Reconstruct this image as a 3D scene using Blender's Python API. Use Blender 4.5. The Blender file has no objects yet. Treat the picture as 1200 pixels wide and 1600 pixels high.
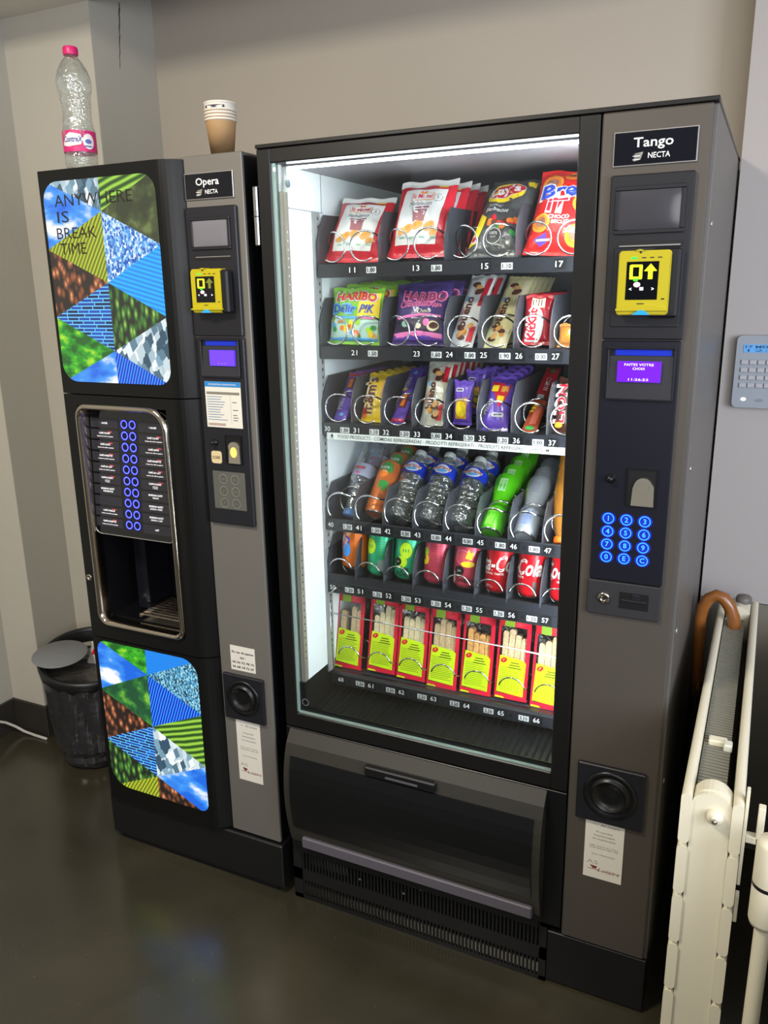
import bpy, bmesh, math, random
from mathutils import Vector, Matrix
random.seed(7)
C = bpy.context.scene.collection
PI = math.pi
SC = bpy.context.scene

# ------------------------------------------------------------------ camera
cam_d = bpy.data.cameras.new('camera'); cam = bpy.data.objects.new('camera', cam_d); C.objects.link(cam)
cam_d.sensor_fit = 'VERTICAL'; cam_d.sensor_height = 36.0; cam_d.sensor_width = 27.0
cam_d.lens = 1260.94 / 1600 * 36
cam_d.clip_start = 0.01
_r = Vector((0.9037, 0.4279, -0.0155)); _u = Vector((-0.0990, 0.2441, 0.9647)); _f = Vector((-0.4165, 0.8703, -0.2630))
_m = Matrix((( _r.x, _u.x, -_f.x), (_r.y, _u.y, -_f.y), (_r.z, _u.z, -_f.z))).to_quaternion()
cam.rotation_mode = 'QUATERNION'; cam.rotation_quaternion = _m; cam.location = (1.0006, -1.5088, 1.536)
SC.camera = cam
# ------------------------------------------------------------------ view, world, lamps
SC.view_settings.view_transform = 'Standard'; SC.view_settings.look = 'None'
SC.view_settings.gamma = 1.0; SC.view_settings.use_curve_mapping = False
SC.view_settings.exposure = 0.0
W = bpy.data.worlds.new('world'); SC.world = W; W.use_nodes = True
_wn = W.node_tree; _bg = _wn.nodes['Background']; _tc = _wn.nodes.new('ShaderNodeTexCoord'); _sx = _wn.nodes.new('ShaderNodeSeparateXYZ'); _rp = _wn.nodes.new('ShaderNodeValToRGB'); _mr = _wn.nodes.new('ShaderNodeMapRange')
_mr.inputs[1].default_value = -1; _rp.color_ramp.elements[0].position = 0.42; _rp.color_ramp.elements[0].color = (0.10, 0.095, 0.08, 1); _rp.color_ramp.elements[1].position = 0.62; _rp.color_ramp.elements[1].color = (0.86, 0.88, 0.95, 1)
_wn.links.new(_tc.outputs['Generated'], _sx.inputs[0]); _wn.links.new(_sx.outputs[2], _mr.inputs[0]); _wn.links.new(_mr.outputs[0], _rp.inputs[0]); _wn.links.new(_rp.outputs[0], _bg.inputs[0])
_bg.inputs[1].default_value = 0.42

def area(name, loc, target, sx, sy, power, col, spread=180):
    d = bpy.data.lights.new(name, 'AREA'); d.shape = 'RECTANGLE'; d.size = sx; d.size_y = sy
    d.energy = power; d.color = col; d.spread = math.radians(spread)
    o = bpy.data.objects.new(name, d); C.objects.link(o); o.location = loc
    o.rotation_euler = (Vector(target) - Vector(loc)).to_track_quat('-Z', 'Y').to_euler(); return o
area('ceiling_lamp_light', (-0.25, -1.4, 2.585), (-0.1, -0.6, 0), 0.42, 0.28, 44, (1.0, 0.92, 0.79))
area('room_fill_light', (2.1, -3.3, 1.85), (0.1, 0.7, 2.3), 2.2, 1.3, 62, (0.93, 0.95, 1.0))  # added fill from behind the camera, lifts the upper back wall
area('daylight_window_light', (2.7, -1.2, 1.6), (0.9, 0.69, 1.2), 1.0, 1.2, 60, (0.78, 0.84, 1.0))

# ------------------------------------------------------------------ materials (all procedural)
def srgb(h):
    h = h.lstrip('#'); o = []
    for i in (0, 2, 4):
        c = int(h[i:i+2], 16) / 255
        o.append(c / 12.92 if c <= 0.04045 else ((c + 0.055) / 1.055) ** 2.4)
    return tuple(o) + (1,)
_mats = {}
def M(name, col='#888888', rough=0.5, metal=0.0, em=0.0, var=0.08, scale=30.0, bump=0.0, bscale=60.0, trans=0.0, ior=1.45, coat=0.0, spec=0.5):
    if name in _mats: return _mats[name]
    m = bpy.data.materials.new(name); m.use_nodes = True; nt = m.node_tree; b = nt.nodes['Principled BSDF']
    c = srgb(col) if isinstance(col, str) else tuple(col) + (1,)
    b.inputs['Roughness'].default_value = rough; b.inputs['Metallic'].default_value = metal
    b.inputs['Specular IOR Level'].default_value = spec; b.inputs['IOR'].default_value = ior
    b.inputs['Transmission Weight'].default_value = trans; b.inputs['Coat Weight'].default_value = coat
    b.inputs['Base Color'].default_value = c
    if var > 0 and em == 0:
        tc = nt.nodes.new('ShaderNodeTexCoord'); n = nt.nodes.new('ShaderNodeTexNoise'); n.inputs['Scale'].default_value = scale
        n.inputs['Detail'].default_value = 4
        mx = nt.nodes.new('ShaderNodeMix'); mx.data_type = 'RGBA'
        mx.inputs[6].default_value = tuple(x * (1 - var) for x in c[:3]) + (1,); mx.inputs[7].default_value = tuple(min(1, x * (1 + var)) for x in c[:3]) + (1,)
        nt.links.new(tc.outputs['Object'], n.inputs['Vector']); nt.links.new(n.outputs['Fac'], mx.inputs[0]); nt.links.new(mx.outputs[2], b.inputs['Base Color'])
    if em > 0:
        b.inputs['Emission Color'].default_value = c; b.inputs['Emission Strength'].default_value = em
    if bump > 0:
        tc = nt.nodes.new('ShaderNodeTexCoord'); n = nt.nodes.new('ShaderNodeTexNoise'); n.inputs['Scale'].default_value = bscale
        bp = nt.nodes.new('ShaderNodeBump'); bp.inputs['Strength'].default_value = bump; bp.inputs['Distance'].default_value = 0.01
        nt.links.new(tc.outputs['Object'], n.inputs['Vector']); nt.links.new(n.outputs['Fac'], bp.inputs['Height']); nt.links.new(bp.outputs[0], b.inputs['Normal'])
    _mats[name] = m; return m
def clear_mat(name, tint=(0.95, 0.97, 0.96), refl=0.12, rough=0.03, bump=0.0, bscale=40, milk=0.0):
    """thin clear sheet: see-through with a weak mirror reflection"""
    if name in _mats: return _mats[name]
    m = bpy.data.materials.new(name); m.use_nodes = True; nt = m.node_tree; nt.nodes.remove(nt.nodes['Principled BSDF'])
    t = nt.nodes.new('ShaderNodeBsdfTransparent'); t.inputs[0].default_value = tuple(tint) + (1,)
    g = nt.nodes.new('ShaderNodeBsdfGlossy'); g.inputs['Roughness'].default_value = rough; g.inputs[0].default_value = (1, 1, 1, 1)
    lw = nt.nodes.new('ShaderNodeLayerWeight'); lw.inputs[0].default_value = 0.35
    mp = nt.nodes.new('ShaderNodeMapRange'); mp.inputs[3].default_value = refl * 0.35; mp.inputs[4].default_value = min(1, refl * 4)
    mx = nt.nodes.new('ShaderNodeMixShader')
    nt.links.new(lw.outputs['Facing'], mp.inputs[0]); nt.links.new(mp.outputs[0], mx.inputs[0])
    nt.links.new(t.outputs[0], mx.inputs[1]); nt.links.new(g.outputs[0], mx.inputs[2]); nt.links.new(mx.outputs[0], nt.nodes['Material Output'].inputs[0])
    if milk > 0:
        df = nt.nodes.new('ShaderNodeBsdfDiffuse'); df.inputs[0].default_value = (.75, .80, .78, 1); m2 = nt.nodes.new('ShaderNodeMixShader'); m2.inputs[0].default_value = milk
        nt.links.new(t.outputs[0], m2.inputs[1]); nt.links.new(df.outputs[0], m2.inputs[2]); nt.links.new(m2.outputs[0], mx.inputs[1])
    if bump > 0:
        tc = nt.nodes.new('ShaderNodeTexCoord'); n = nt.nodes.new('ShaderNodeTexNoise'); n.inputs['Scale'].default_value = bscale
        bp = nt.nodes.new('ShaderNodeBump'); bp.inputs['Strength'].default_value = bump; bp.inputs['Distance'].default_value = 0.01
        nt.links.new(tc.outputs['Object'], n.inputs['Vector']); nt.links.new(n.outputs['Fac'], bp.inputs['Height'])
        nt.links.new(bp.outputs[0], g.inputs['Normal']); nt.links.new(bp.outputs[0], lw.inputs['Normal'])
    _mats[name] = m; return m

def pic(name, kind, c1, c2, c3=None, scale=20, em=1.0, rot=0.0, stretch=(1, 1, 1)):
    """backlit picture material: a texture through a colour ramp, shining"""
    if name in _mats: return _mats[name]
    m = bpy.data.materials.new(name); m.use_nodes = True; nt = m.node_tree; b = nt.nodes['Principled BSDF']
    tc = nt.nodes.new('ShaderNodeTexCoord'); mp = nt.nodes.new('ShaderNodeMapping')
    mp.inputs['Rotation'].default_value = (0, rot, 0); mp.inputs['Scale'].default_value = stretch
    nt.links.new(tc.outputs['Object'], mp.inputs['Vector'])
    rp = nt.nodes.new('ShaderNodeValToRGB'); e = rp.color_ramp.elements
    def out(node, sock): nt.links.new(node.outputs[sock], rp.inputs[0])
    pos = (0.35, 0.65, 0.9)
    if kind == 'noise':
        n = nt.nodes.new('ShaderNodeTexNoise'); n.inputs['Detail'].default_value = 6; out(n, 'Fac'); pos = (0.42, 0.55, 0.66)
    elif kind == 'voronoi':
        n = nt.nodes.new('ShaderNodeTexVoronoi'); out(n, 'Distance'); pos = (0.05, 0.32, 0.62)
    elif kind == 'cells':
        n = nt.nodes.new('ShaderNodeTexVoronoi'); n.distance = 'CHEBYCHEV'; nt.links.new(n.outputs['Color'], rp.inputs[0]); pos = (0.25, 0.55, 0.85)
    elif kind == 'wave':
        n = nt.nodes.new('ShaderNodeTexWave'); n.bands_direction = 'Z'; n.inputs['Distortion'].default_value = 1.6; n.inputs['Detail Scale'].default_value = 0.6; out(n, 'Fac'); pos = (0.1, 0.5, 0.95)
    elif kind == 'lines':
        n = nt.nodes.new('ShaderNodeTexWave'); n.bands_direction = 'Z'; n.inputs['Distortion'].default_value = 0.0; out(n, 'Fac'); pos = (0.1, 0.5, 0.95)
    elif kind == 'brick':
        n = nt.nodes.new('ShaderNodeTexBrick'); n.inputs['Color1'].default_value = (.1, .1, .1, 1); n.inputs['Color2'].default_value = (.5, .5, .5, 1); n.inputs['Mortar'].default_value = (1, 1, 1, 1); n.inputs['Mortar Size'].default_value = 0.035; n.inputs['Brick Width'].default_value = 0.9; n.inputs['Row Height'].default_value = 0.22; n.offset = 0.37; n.squash = 1.6; n.squash_frequency = 3; mp.inputs['Rotation'].default_value = (PI / 2, 0, rot); nt.links.new(n.outputs['Color'], rp.inputs[0]); pos = (0.15, 0.5, 0.95)
    elif kind == 'maze':
        n = nt.nodes.new('ShaderNodeTexWave'); n.bands_direction = 'Z'; n.inputs['Distortion'].default_value = 9; n.inputs['Detail'].default_value = 0.5; out(n, 'Fac'); pos = (0.3, 0.55, 0.8)
    n.inputs['Scale'].default_value = scale
    nt.links.new(mp.outputs[0], n.inputs['Vector'])
    cols = [c1, c2] + ([c3] if c3 else [])
    e[0].position = pos[0]; e[0].color = srgb(cols[0]); e[1].position = pos[1]; e[1].color = srgb(cols[1])
    if c3: x = e.new(pos[2]); x.color = srgb(cols[2])
    nt.links.new(rp.outputs[0], b.inputs['Emission Color']); b.inputs['Emission Strength'].default_value = em
    b.inputs['Base Color'].default_value = (0.02, 0.02, 0.02, 1); b.inputs['Roughness'].default_value = 0.12
    _mats[name] = m; return m

# ------------------------------------------------------------------ mesh builder
_txt = {}
def text2d(s, shear=0.0, off=0.0):
    k = (s, shear, off)
    if k in _txt: return _txt[k]
    cu = bpy.data.curves.new('t', 'FONT'); cu.body = s; cu.size = 1; cu.align_x = 'LEFT'; cu.shear = shear; cu.offset = off; cu.resolution_u = 2
    o = bpy.data.objects.new('t', cu); C.objects.link(o)
    dg = bpy.context.evaluated_depsgraph_get(); me = bpy.data.meshes.new_from_object(o.evaluated_get(dg))
    vs = [(v.co.x, v.co.y) for v in me.vertices]; fs = [tuple(p.vertices) for p in me.polygons]
    bpy.data.objects.remove(o); bpy.data.curves.remove(cu); bpy.data.meshes.remove(me)
    if not vs: _txt[k] = ([], [], 1, 0); return _txt[k]
    x0 = min(v[0] for v in vs); x1 = max(v[0] for v in vs)
    vs = [(v[0] - (x0 + x1) / 2, v[1]) for v in vs]
    _txt[k] = (vs, fs, x1 - x0, 0.70); return _txt[k]

def flatS(y):
    return lambda x, z, off=0.0: Vector((x, y - off, z))

class MB:
    def __init__(s): s.v = []; s.f = []; s.mi = []; s.sm = []; s.mats = []
    def idx(s, m):
        if m not in s.mats: s.mats.append(m)
        return s.mats.index(m)
    def add(s, vs, fs, m, smooth=False):
        b = len(s.v); i = s.idx(m); s.v += [Vector(v) for v in vs]
        for f in fs: s.f.append(tuple(b + k for k in f)); s.mi.append(i); s.sm.append(smooth)
        return s
    def box(s, x0, x1, y0, y1, z0, z1, m, bev=0.0, T=None, seg=1):
        bm = bmesh.new(); bmesh.ops.create_cube(bm, size=1.0)
        for v in bm.verts: v.co = Vector(((x0 + x1) / 2 + v.co.x * (x1 - x0), (y0 + y1) / 2 + v.co.y * (y1 - y0), (z0 + z1) / 2 + v.co.z * (z1 - z0)))
        if bev > 0: bmesh.ops.bevel(bm, geom=bm.edges[:], offset=bev, segments=seg, affect='EDGES', profile=0.5)
        bm.verts.index_update()
        vs = [(T @ v.co if T else v.co.copy()) for v in bm.verts]; fs = [tuple(v.index for v in f.verts) for f in bm.faces]
        bm.free(); return s.add(vs, fs, m, seg > 1)
    def prism(s, poly, a, b, m, axis='y', smooth=False, T=None, caps=True):
        n = len(poly)
        def P(p, t):
            v = Vector((p[0], t, p[1])) if axis == 'y' else (Vector((t, p[0], p[1])) if axis == 'x' else Vector((p[0], p[1], t)))
            return T @ v if T else v
        vs = [P(p, a) for p in poly] + [P(p, b) for p in poly]
        fs = [(i, (i + 1) % n, n + (i + 1) % n, n + i) for i in range(n)]
        s.add(vs, fs, m, smooth)
        if caps: s.add(vs, [tuple(range(n))[::-1], tuple(range(n, 2 * n))], m)
        return s
    def lathe(s, prof, m, n=28, c=(0, 0, 0), T=None, smooth=True, wob=None, caps=True):
        vs = []; fs = []
        for j, (r, z) in enumerate(prof):
            for i in range(n):
                a = 2 * PI * i / n; rr = max(r, 1e-5)
                if wob: rr = rr * (1 + wob(a, z))
                v = Vector((c[0] + rr * math.cos(a), c[1] + rr * math.sin(a), c[2] + z)); vs.append(T @ v if T else v)
        for j in range(len(prof) - 1):
            for i in range(n): fs.append((j * n + i, j * n + (i + 1) % n, (j + 1) * n + (i + 1) % n, (j + 1) * n + i))
        s.add(vs, fs, m, smooth)
        b = len(vs) - n
        if not caps: return s
        if prof[0][0] > 1e-4: s.add(vs[:n], [tuple(range(n))[::-1]], m)
        if prof[-1][0] > 1e-4: s.add(vs[b:], [tuple(range(n))], m)
        return s
    def tube(s, pts, r, m, n=6, closed=False, rad=None):
        pts = [Vector(p) for p in pts]; N = len(pts); vs = []; fs = []; up = Vector((0.13, 0.21, 1)).normalized()
        for i, p in enumerate(pts):
            a = pts[(i - 1) % N] if (closed or i > 0) else pts[i]; b = pts[(i + 1) % N] if (closed or i < N - 1) else pts[i]
            t = (b - a).normalized(); u = (up - t * up.dot(t)).normalized(); w = t.cross(u); up = u
            rr = rad[i] if rad else r
            for k in range(n):
                an = 2 * PI * k / n; vs.append(p + (u * math.cos(an) + w * math.sin(an)) * rr)
        for i in range(N if closed else N - 1):
            j = (i + 1) % N
            for k in range(n): fs.append((i * n + k, i * n + (k + 1) % n, j * n + (k + 1) % n, j * n + k))
        if not closed: fs.append(tuple(range(n))[::-1]); fs.append(tuple(range((N - 1) * n, N * n)))
        return s.add(vs, fs, m, True)
    def patch(s, poly, m, S, off=0.0006, rings=4, sub=3):
        """a printed shape (closed 2-D outline, star-shaped) laid on surface S"""
        pts = []
        for i in range(len(poly)):
            a = poly[i]; b = poly[(i + 1) % len(poly)]
            for k in range(sub): pts.append((a[0] + (b[0] - a[0]) * k / sub, a[1] + (b[1] - a[1]) * k / sub))
        cx = sum(p[0] for p in pts) / len(pts); cz = sum(p[1] for p in pts) / len(pts); n = len(pts)
        vs = [S(cx, cz, off)]; fs = []
        for r in range(1, rings + 1):
            t = r / rings
            for p in pts: vs.append(S(cx + (p[0] - cx) * t, cz + (p[1] - cz) * t, off))
        for i in range(n): fs.append((0, 1 + i, 1 + (i + 1) % n))
        for r in range(rings - 1):
            for i in range(n): fs.append((1 + r * n + i, 1 + (r + 1) * n + i, 1 + (r + 1) * n + (i + 1) % n, 1 + r * n + (i + 1) % n))
        return s.add(vs, fs, m, True)
    def rect(s, x0, x1, z0, z1, m, S, off=0.0006, rings=4, sub=4): return s.patch([(x0, z0), (x1, z0), (x1, z1), (x0, z1)], m, S, off, rings, sub)
    def disc(s, x, z, rx, rz, m, S, off=0.0008, n=20, rings=3, rot=0): 
        return s.patch([(x + rx * math.cos(2 * PI * i / n) * math.cos(rot) - rz * math.sin(2 * PI * i / n) * math.sin(rot), z + rx * math.cos(2 * PI * i / n) * math.sin(rot) + rz * math.sin(2 * PI * i / n) * math.cos(rot)) for i in range(n)], m, S, off, rings, 1)
    def ring(s, x, z, r0, r1, m, S, off=0.0006, n=28):
        vs = [S(x + r * math.cos(2 * PI * i / n), z + r * math.sin(2 * PI * i / n), off) for r in (r0, r1) for i in range(n)]
        return s.add(vs, [(i, (i + 1) % n, n + (i + 1) % n, n + i) for i in range(n)], m)
    def text(s, t, x, z, h, m, S, w=None, off=0.0012, shear=0.0, bold=0.0, rot=0.0, align='c', arc=0.0):
        vs, fs, tw, cap = text2d(t, shear, bold)
        if not vs: return s
        k = h / cap; kx = (w / tw) if w else k; ca, sa = math.cos(rot), math.sin(rot)
        dx = {'c': 0, 'l': tw * kx / 2, 'r': -tw * kx / 2}[align]; out = []
        for (a, b) in vs:
            X = a * kx + dx; Z = b * k + (arc * (1 - (2 * a / tw) ** 2) if arc else 0)
            out.append(S(x + X * ca - Z * sa, z + X * sa + Z * ca, off))
        return s.add(out, fs, m)
    def build(s, name, parent=None, loc=(0, 0, 0), rot=(0, 0, 0), auto=True):
        o = ORG.get(parent.name, Vector((0, 0, 0))) if parent else Vector((0, 0, 0))
        me = bpy.data.meshes.new(name); me.from_pydata([v - o for v in s.v], [], s.f)
        for m in s.mats: me.materials.append(m)
        me.polygons.foreach_set('material_index', s.mi); me.polygons.foreach_set('use_smooth', s.sm); me.update()
        ob = bpy.data.objects.new(name, me); C.objects.link(ob)
        if parent: ob.parent = parent; ORG[ob.name] = o + Vector(loc)
        ob.location = loc; ob.rotation_euler = rot
        return ob
ORG = {}
def tag(o, label, cat=None, group=None, kind=None):
    if label: o['label'] = label
    if cat: o['category'] = cat
    if group: o['group'] = group
    if kind: o['kind'] = kind
    return o
def thing(name, label, cat, loc=(0, 0, 0), group=None):
    o = bpy.data.objects.new(name, None); C.objects.link(o); o.location = loc; o.empty_display_size = 0.1
    ORG[o.name] = Vector(loc); return tag(o, label, cat, group)
def dup(o, loc=None, label=None, parent=None, top=True):
    c = o.copy(); C.objects.link(c)
    if parent is not None: c.parent = parent
    if loc is not None: c.location = loc
    if label: c['label'] = label
    for ch in [x for x in C.objects if x.parent == o]: dup(ch, parent=c)
    return c
def struct(name, mb): return tag(mb.build(name), None, kind='structure')
def rrect(x0, x1, z0, z1, r, n=6, rs=None):
    """rounded rectangle, corner radii in order BL BR TR TL"""
    rs = rs or (r, r, r, r); out = []
    for (cx, cz, a, q) in ((x0, z0, PI, rs[0]), (x1, z0, 1.5 * PI, rs[1]), (x1, z1, 0, rs[2]), (x0, z1, 0.5 * PI, rs[3])):
        ox = cx + q if cx == x0 else cx - q; oz = cz + q if cz == z0 else cz - q
        for i in range(n + 1): t = a + 0.5 * PI * i / n; out.append((ox + q * math.cos(t), oz + q * math.sin(t)))
    return out
def clip(poly, tri):
    """convex clip of poly by a convex polygon tri"""
    ar = sum(tri[i][0] * tri[(i + 1) % len(tri)][1] - tri[(i + 1) % len(tri)][0] * tri[i][1] for i in range(len(tri)))
    if ar < 0: tri = tri[::-1]
    for i in range(len(tri)):
        a, b = tri[i], tri[(i + 1) % len(tri)]; out = []
        d = lambda p: (b[0] - a[0]) * (p[1] - a[1]) - (b[1] - a[1]) * (p[0] - a[0])
        for j in range(len(poly)):
            p, q = poly[j], poly[(j + 1) % len(poly)]; dp, dq = d(p), d(q)
            if dp >= 0: out.append(p)
            if dp * dq < 0: t = dp / (dp - dq); out.append((p[0] + t * (q[0] - p[0]), p[1] + t * (q[1] - p[1])))
        poly = out
        if not poly: return []
    return poly

# common materials
BLK = M('black_plastic', '#0e0e0d', 0.34, spec=0.32, var=0.1, scale=60, bump=0.04, bscale=900)
BLK2 = M('black_satin', '#0c0d0e', 0.35, var=0.05)
DEEP = M('deep_black', '#08080a', 0.5, var=0)
GREY = M('grey_lacquer', '#716d66', 0.45, metal=0.3, var=0.04, scale=300)
MODB = M('module_black', '#18181d', 0.4, var=0.05)
WHT = M('white_print', '#e8e8e4', 0.5, var=0.0)
BPR = M('black_print', '#101012', 0.5, var=0.0)
PAPER = M('paper', '#d4cfc2', 0.7, var=0.03)
CHROME = M('chrome', '#b8aea0', 0.16, metal=1.0, var=0.02)
STEEL = M('steel_wire', '#c9c9cc', 0.22, metal=1.0, var=0.02)
SILV = M('silver_trim', '#b9b6b0', 0.3, metal=0.8, var=0.02)

# ================================================================== THE SETTING
WALL = M('wall_paint', '#a89f91', 0.85, var=0.035, scale=2.0, bump=0.05, bscale=120)
WALLP = M('wall_paint_lit_face', '#bab4a6', 0.85, var=0.03, scale=2.0, bump=0.05, bscale=120)  # lighter copy for front faces, their lit look put into the colour
WALLD = M('wall_paint_shaded_face', '#a8a498', 0.85, var=0.03, scale=3.0, bump=0.05, bscale=120)  # greyer copy for side faces, their shade put into the colour
WALLR = M('wall_paint_right', '#a39d98', 0.85, var=0.02, scale=3.0)
CRK = M('crack_stain', '#4d463e', 0.9, var=0.3, scale=90)
fl = bpy.data.materials.new('floor_concrete'); fl.use_nodes = True; nt = fl.node_tree; b = nt.nodes['Principled BSDF']
tc = nt.nodes.new('ShaderNodeTexCoord'); n1 = nt.nodes.new('ShaderNodeTexNoise'); n1.inputs['Scale'].default_value = 2.2; n1.inputs['Detail'].default_value = 8; n1.inputs['Distortion'].default_value = 0.7
rp = nt.nodes.new('ShaderNodeValToRGB'); rp.color_ramp.elements[0].position = 0.3; rp.color_ramp.elements[0].color = srgb('#2b291f'); rp.color_ramp.elements[1].position = 0.7; rp.color_ramp.elements[1].color = srgb('#3f3b2d')
vo = nt.nodes.new('ShaderNodeTexVoronoi'); vo.inputs['Scale'].default_value = 26; r2 = nt.nodes.new('ShaderNodeValToRGB'); r2.color_ramp.elements[0].position = 0.0; r2.color_ramp.elements[0].color = (1, 1, 1, 1); r2.color_ramp.elements[1].position = 0.05; r2.color_ramp.elements[1].color = (0, 0, 0, 1)
mx = nt.nodes.new('ShaderNodeMix'); mx.data_type = 'RGBA'; mx.inputs[7].default_value = srgb('#6a6554')
nt.links.new(tc.outputs['Object'], n1.inputs['Vector']); nt.links.new(n1.outputs['Fac'], rp.inputs[0]); nt.links.new(tc.outputs['Object'], vo.inputs['Vector']); nt.links.new(vo.outputs['Distance'], r2.inputs[0])
nt.links.new(r2.outputs[0], mx.inputs[0]); nt.links.new(rp.outputs[0], mx.inputs[6]); nt.links.new(mx.outputs[2], b.inputs['Base Color'])
rr_ = nt.nodes.new('ShaderNodeMapRange'); rr_.inputs[3].default_value = 0.15; rr_.inputs[4].default_value = 0.27; nt.links.new(n1.outputs['Fac'], rr_.inputs[0]); nt.links.new(rr_.outputs[0], b.inputs['Roughness']); b.inputs['Specular IOR Level'].default_value = 0.8
struct('floor', MB().box(-1.6, 3.0, -4.0, 0.9, -0.05, 0, fl))
struct('wall_back', MB().box(-0.887, 0.887, 0.79, 0.86, 0, 2.70, WALL))
w = MB().box(-0.96, -0.887, 0.58, 0.86, 0, 2.70, WALLD)
pts = [(0.642 + 0.0012 * math.sin(i * 2.3) - 0.0019 * i, 2.39 - i * 0.0152) for i in range(13)]
for i in range(12):
    wd = 0.0034 * (1 - i / 15) * (0.6 + 0.4 * math.sin(i * 1.9) ** 2) + 0.0005
    w.add([(-0.8865, pts[i][0] - wd, pts[i][1]), (-0.8865, pts[i][0] + wd, pts[i][1]), (-0.8865, pts[i+1][0] + wd * .8, pts[i+1][1]), (-0.8865, pts[i+1][0] - wd * .8, pts[i+1][1])], [(0, 1, 2, 3)], CRK)
struct('wall_niche_side', w)
struct('wall_pillar', MB().box(-1.24, -0.888, 0.51, 0.512, 0, 2.70, WALLP).box(-1.24, -0.887, 0.5121, 0.58, 0, 2.70, WALLD).box(-1.30, -1.24, 0.39, 0.58, 0, 2.36, WALLD))
struct('wall_step', MB().box(-1.46, -1.241, 0.325, 0.327, 0, 2.36, WALLP).box(-1.46, -1.24, 0.3271, 0.39, 0, 2.36, WALLD))
struct('wall_left', MB().box(-1.46, -1.40, -4.0, 0.325, 0, 2.36, WALLD))
CEIL = M('ceiling_paint', '#d6d0c4', 0.85, var=0.02)
struct('ceiling', MB().box(-1.5, 3.0, 0.045, 0.51, 2.36, 2.72, CEIL).box(-1.5, 3.0, -4.0, 0.86, 2.70, 2.76, CEIL))
DKT = M('dark_tile', '#2d2a25', 0.5, var=0.1, scale=12)
struct('baseboard_left', MB().box(-1.40, -1.39, -2.5, 0.315, 0, 0.12, DKT, 0.002))
struct('baseboard_step', MB().box(-1.40, -1.23, 0.315, 0.325, 0, 0.12, DKT, 0.002).box(-1.24, -1.23, 0.325, 0.51, 0, 0.12, DKT).box(-1.23, -0.887, 0.50, 0.51, 0, 0.12, DKT))
struct('wall_right', MB().box(0.888, 1.30, 0.69, 0.86, 0.735, 2.70, WALLR))
GREYD = M('wall_paint_shaded_low', '#6e695c', 0.7, var=0.15, scale=6)  # shade beside the radiator put into the colour of the low walls
struct('wall_right_low', MB().box(0.888, 1.30, 0.688, 0.86, 0.0, 0.733, GREYD))  # lower part of the right wall, coloured as if in shade
struct('wall_window_side', MB().box(1.19, 1.30, -2.2, 0.687, 0, 0.733, GREYD))

# ================================================================== OPERA : hot drinks machine
op = thing('coffee_machine', 'black hot drinks machine with backlit landscape panels, left of the snack machine', 'vending machine', (-0.32, 0.38, 0))
# carcass behind the door
MB().box(-0.60, -0.034, 0.17, 0.74, 0.155, 1.815, BLK2).box(-0.60, -0.034, 0.005, 0.17, 1.285, 1.815, BLK2).box(-0.60, -0.034, 0.005, 0.17, 0.155, 0.697, BLK2).box(-0.60, -0.546, 0.005, 0.17, 0.697, 1.285, BLK2).box(-0.2675, -0.034, 0.0065, 0.17, 0.697, 1.285, BLK2).box(-0.60, -0.034, 0.0, 0.74, 1.815, 1.822, GREY, 0.002).build('cabinet', op)
MB().box(-0.612, -0.026, -0.012, 0.72, 0.02, 0.150, M('kick_black', '#131314', 0.38, var=0.08), 0.004).box(-0.59, -0.05, 0.0, 0.70, 0.0, 0.02, DEEP).build('kick_plate', op)
def door_profile():
    pr = [(-0.592, 0.0), (-0.592, -0.024), (-0.586, -0.030), (-0.240, -0.030)]
    for i in range(1, 8): t = i / 7; pr.append((-0.240 + 0.056 * t, -0.030 + 0.034 * (t ** 1.8)))
    return pr
pr = door_profile()
top = MB().prism(pr, 1.3065, 1.818, BLK, axis='z', smooth=False)
ud = top.build('upper_door', op)
lower = MB().prism(pr, 0.157, 0.652, BLK, axis='z')
ld = lower.build('lower_door', op)
# middle door: right curved part, left strip, head and foot, open niche
mid = MB()
mid.prism([(-0.268, 0.0), (-0.268, -0.030), (-0.240, -0.030)] + pr[4:], 0.655, 1.3035, BLK, axis='z')
mid.prism([(-0.592, 0.0), (-0.592, -0.024), (-0.586, -0.030), (-0.545, -0.030), (-0.545, 0.0)], 0.655, 1.3035, BLK, axis='z')
mid.box(-0.545, -0.268, -0.030, 0, 1.278, 1.3035, BLK).box(-0.545, -0.268, -0.030, 0, 0.655, 0.700, BLK)
md = mid.build('service_door', op)
# chrome surround
bz = rrect(-0.549, -0.264, 0.694, 1.283, 0.03, 8, (0.035, 0.03, 0.055, 0.035)); cb = MB()
outer = bz; inner = rrect(-0.535, -0.277, 0.708, 1.269, 0.02, 8, (0.024, 0.02, 0.044, 0.024)); n = len(outer)
lay = [(outer, -0.030), (outer, -0.037), ([((a[0] + b2[0]) / 2, (a[1] + b2[1]) / 2) for a, b2 in zip(outer, inner)], -0.043), (inner, -0.037), (inner, -0.005)]
vs = [Vector((p[0], y, p[1])) for L, y in lay for p in L]; fs = []
for j in range(len(lay) - 1):
    for i in range(n): fs.append((j * n + i, j * n + (i + 1) % n, (j + 1) * n + (i + 1) % n, (j + 1) * n + i))
cb.add(vs, fs, CHROME, True); cb.build('chrome_surround', md)
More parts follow.
